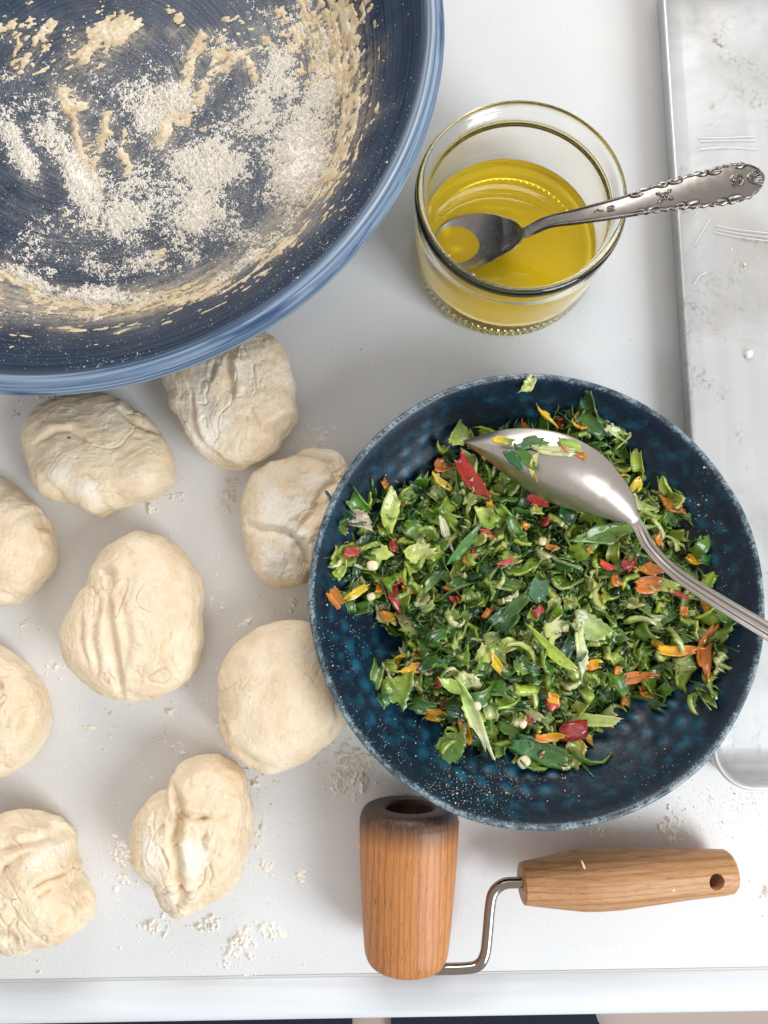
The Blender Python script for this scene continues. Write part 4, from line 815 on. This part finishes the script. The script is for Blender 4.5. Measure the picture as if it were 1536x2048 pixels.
height_layer('flour', P(1390, 0)[0], P(1550, 0)[0], P(1500, 1500)[1], P(1500, 50)[1], .0004, lambda X, Y: np.clip(((fbm(X*330, Y*330, 0, 3, 81)*.36+.36+.30*(vn(X*1400, Y*1400, 0, 82)*.5+.5)) - (1.13-blobs(X, Y, TF, .002)*.62))*.012, -.0006, .0016), lambda X, Y: 0*X+.0018, m_flour, label='tiny flour crumbs and two white dots on the baking tray', cat='flour')
# scratches on the tray: raised burrs
def burr(pts, i):
    q = PP(pts, .0021)
    return tube(q, .00018, 5, 12)
VV, FF = [], []; o_ = 0
for pts in [[(1395, 274), (1440, 275), (1510, 272)], [(1400, 281), (1450, 280), (1512, 280)], [(1398, 298), (1450, 294), (1515, 298)], [(1430, 450), (1470, 458), (1540, 466)], [(1432, 457), (1475, 466), (1540, 474)], [(1428, 463), (1480, 474), (1540, 482)], [(1388, 570), (1400, 552), (1412, 545)], [(1390, 490), (1402, 470), (1420, 440)]]:
    V, Fc = burr(pts, 0); VV.append(V); FF.append(Fc+o_); o_ += len(V)
obj('scratch_marks', mesh_np('scratch_marks', np.vstack(VV)-tl, np.vstack(FF), M('bright_scratch', (.85, .86, .88), .5, .5).m), tray)

# ------------------------------------------------------------------ pastry roller
A_, B_ = P(819, 1612, .0250), P(812, 1928, .0205)      # axis ends: by the bowl, by the counter edge
ax = B_-A_; LR = float(np.linalg.norm(ax)); ax /= LR
r0, r1 = .0229, .0195
rp = [(.0108, .030), (.0108, .004), (.0114, .0012), (.0132, .0), (.0185, .0), (.0212, .0014), (.0226, .0045), (r0, .010), ((r0+r1)/2+.0004, LR*.5), (r1, LR-.010), (r1-.0010, LR-.0042), (.0165, LR-.0010), (.013, LR), (.0095, LR), (.0085, LR-.001), (.0080, LR-.012), (.0001, LR-.012)]
rp = smooth_prof(rp, 160)
V, Fc, uv, at = lathe(rp, 128, attr={'stain_shade': [float(np.clip(1-sst(-.002, .022, z), 0, 1)) for r, z in rp]})  # one mask for end stain and painted end shade, fading along the roller
V2, F2, _, _ = lathe([(.0001, .030), (.0108, .030)], 128)
F2 = F2[:, ::-1] + len(V); V = np.vstack([V, V2]); Fc = np.vstack([Fc, F2]); at['stain_shade'] = np.r_[at['stain_shade'], np.ones(len(V2))]
zax = Vector(ax); xax = Vector((1, 0, 0)); yax = zax.cross(xax).normalized(); xax = yax.cross(zax)
rot = Matrix((xax, yax, zax)).transposed()
pin_t = thing('pastry_roller', tuple(P(950, 1800, 0)), 'small wooden pastry roller with a bent steel arm and faceted handle by the counter edge', 'rolling pin')
pl = np.array(pin_t.location)
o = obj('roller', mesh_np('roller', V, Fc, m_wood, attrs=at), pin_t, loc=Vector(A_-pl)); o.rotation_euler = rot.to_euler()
ah = obj('axle_head', mesh_np('axle_head', *[np.array(v) for v in lump(.006, .006, .003, (0, 0, 0), (0, 0, 0), 1, 2, 0)[:2]], M('axle_metal', (.55, .55, .53), .35, .6).m), o, loc=(0, 0.003, .0115))
wz = .0200
V, Fc = tube([P(818, 1938, wz), P(880, 1938, wz), P(935, 1936, wz), P(958, 1929, wz), P(970, 1908, wz), P(975, 1870, wz), P(980, 1815, wz), P(987, 1785, wz), P(1008, 1768, wz), P(1040, 1765, wz+.0005), P(1075, 1763, wz+.0005)], .0025, 20, 160)
obj('bent_wire', mesh_np('bent_wire', V-pl, Fc, m_steel), pin_t)
# handle: ten flat sides
H0, H1 = P(1042, 1767, .0195), P(1463, 1743, .0125); hx = H1-H0; HL = float(np.linalg.norm(hx)); hx /= HL
st_ = [(0, .0078), (.0007, .0092), (.004, .0098), (.028, .0134), (.034, .0137), (.045, .0136), (HL*.75, .0112), (HL-.006, .0102), (HL-.002, .0098), (HL-.0004, .0085), (HL, .0065)]
bm = bmesh.new(); prev = None; nf = 10
for zz, rr in st_:
    cur = []
    for j in range(nf):
        for dd_ in (-.23, .23):
            a = (j+dd_)/nf*2*math.pi+.31*0+math.pi/nf; cur.append(bm.verts.new((rr*math.cos(a), rr*math.sin(a), zz)))
    if prev:
        m = len(cur)
        for j in range(m): bm.faces.new((prev[j], prev[(j+1) % m], cur[(j+1) % m], cur[j]))
    else: first = cur
    prev = cur
bm.faces.new(first[::-1]); bm.faces.new(prev); bmesh.ops.recalc_face_normals(bm, faces=bm.faces)
hme = bpy.data.meshes.new('handle'); bm.to_mesh(hme); bm.free(); hme.materials.append(m_wood2)
ho = obj('handle', hme, pin_t, loc=Vector(H0-pl)); zax = Vector(hx); yax = Vector((0, 0, 1)); xax = yax.cross(zax).normalized(); yax = zax.cross(xax)
ho.rotation_euler = Matrix((xax, yax, zax)).transposed().to_euler()
bm = bmesh.new(); bmesh.ops.create_cone(bm, cap_ends=True, segments=32, radius1=.0037, radius2=.0037, depth=.06, matrix=Matrix.Translation((-.0012, 0, HL-.0125)) @ Matrix.Rotation(R(90), 4, 'X'))
cme = bpy.data.meshes.new('cut'); bm.to_mesh(cme); bm.free(); cutter = bpy.data.objects.new('cut', cme); col.objects.link(cutter); cutter.parent = pin_t; cutter.location = ho.location; cutter.rotation_euler = ho.rotation_euler
md = ho.modifiers.new('b', 'BOOLEAN'); md.object = cutter; md.solver = 'EXACT'; md.operation = 'DIFFERENCE'
bpy.context.view_layer.update(); dg = bpy.context.evaluated_depsgraph_get(); nme = bpy.data.meshes.new_from_object(ho.evaluated_get(dg)); ho.modifiers.clear(); ho.data = nme; nme.name = 'handle'
bpy.data.objects.remove(cutter)
mdb = ho.modifiers.new('bevel', 'BEVEL'); mdb.width = .0004; mdb.segments = 2; mdb.limit_method = 'ANGLE'; mdb.angle_limit = R(14)
# dough crumbs stuck to the handle
for i, (x, y, L, W, a, lb) in enumerate([(1166, 1729, .0042, .0011, -70, 'thin dried dough shred on the wooden handle, nearest its thick end'), (1199, 1797, .0036, .0016, 60, 'flat dough crumb low on the wooden handle'), (1284, 1754, .0016, .0015, 0, 'tiny dough crumb in the middle of the wooden handle'), (1346, 1780, .0018, .0016, 0, 'tiny dough crumb left of the handle hole')]):
    V, Fc, C, uv = lump(L, W, .0011, (.8, .7, .5), (.7, .6, .4), 60+i, 2, .3)
    f_ = (x-1040)/435; zt = .0195*(1-f_)+.0125*f_+.0125; q = P(x, y, zt-.0012)
    o = obj('dough_crumb', mesh_np('dough_crumb', V, Fc, m_dough), None, lb, 'crumb', 'dough crumbs on the roller handle'); o.location = q; o.rotation_euler = (0, 0, R(a))
# black speck on the oily dough
V, Fc, C, uv = lump(.0011, .0010, .0007, (0, 0, 0), (0, 0, 0), 3, 1, .1)
o = obj('pepper_speck', mesh_np('pepper_speck', V, Fc, M('black_speck', (.01, .01, .01), .4).m), None, 'tiny black speck on the oily dough ball', 'speck'); o.location = P(138, 875, .0335)
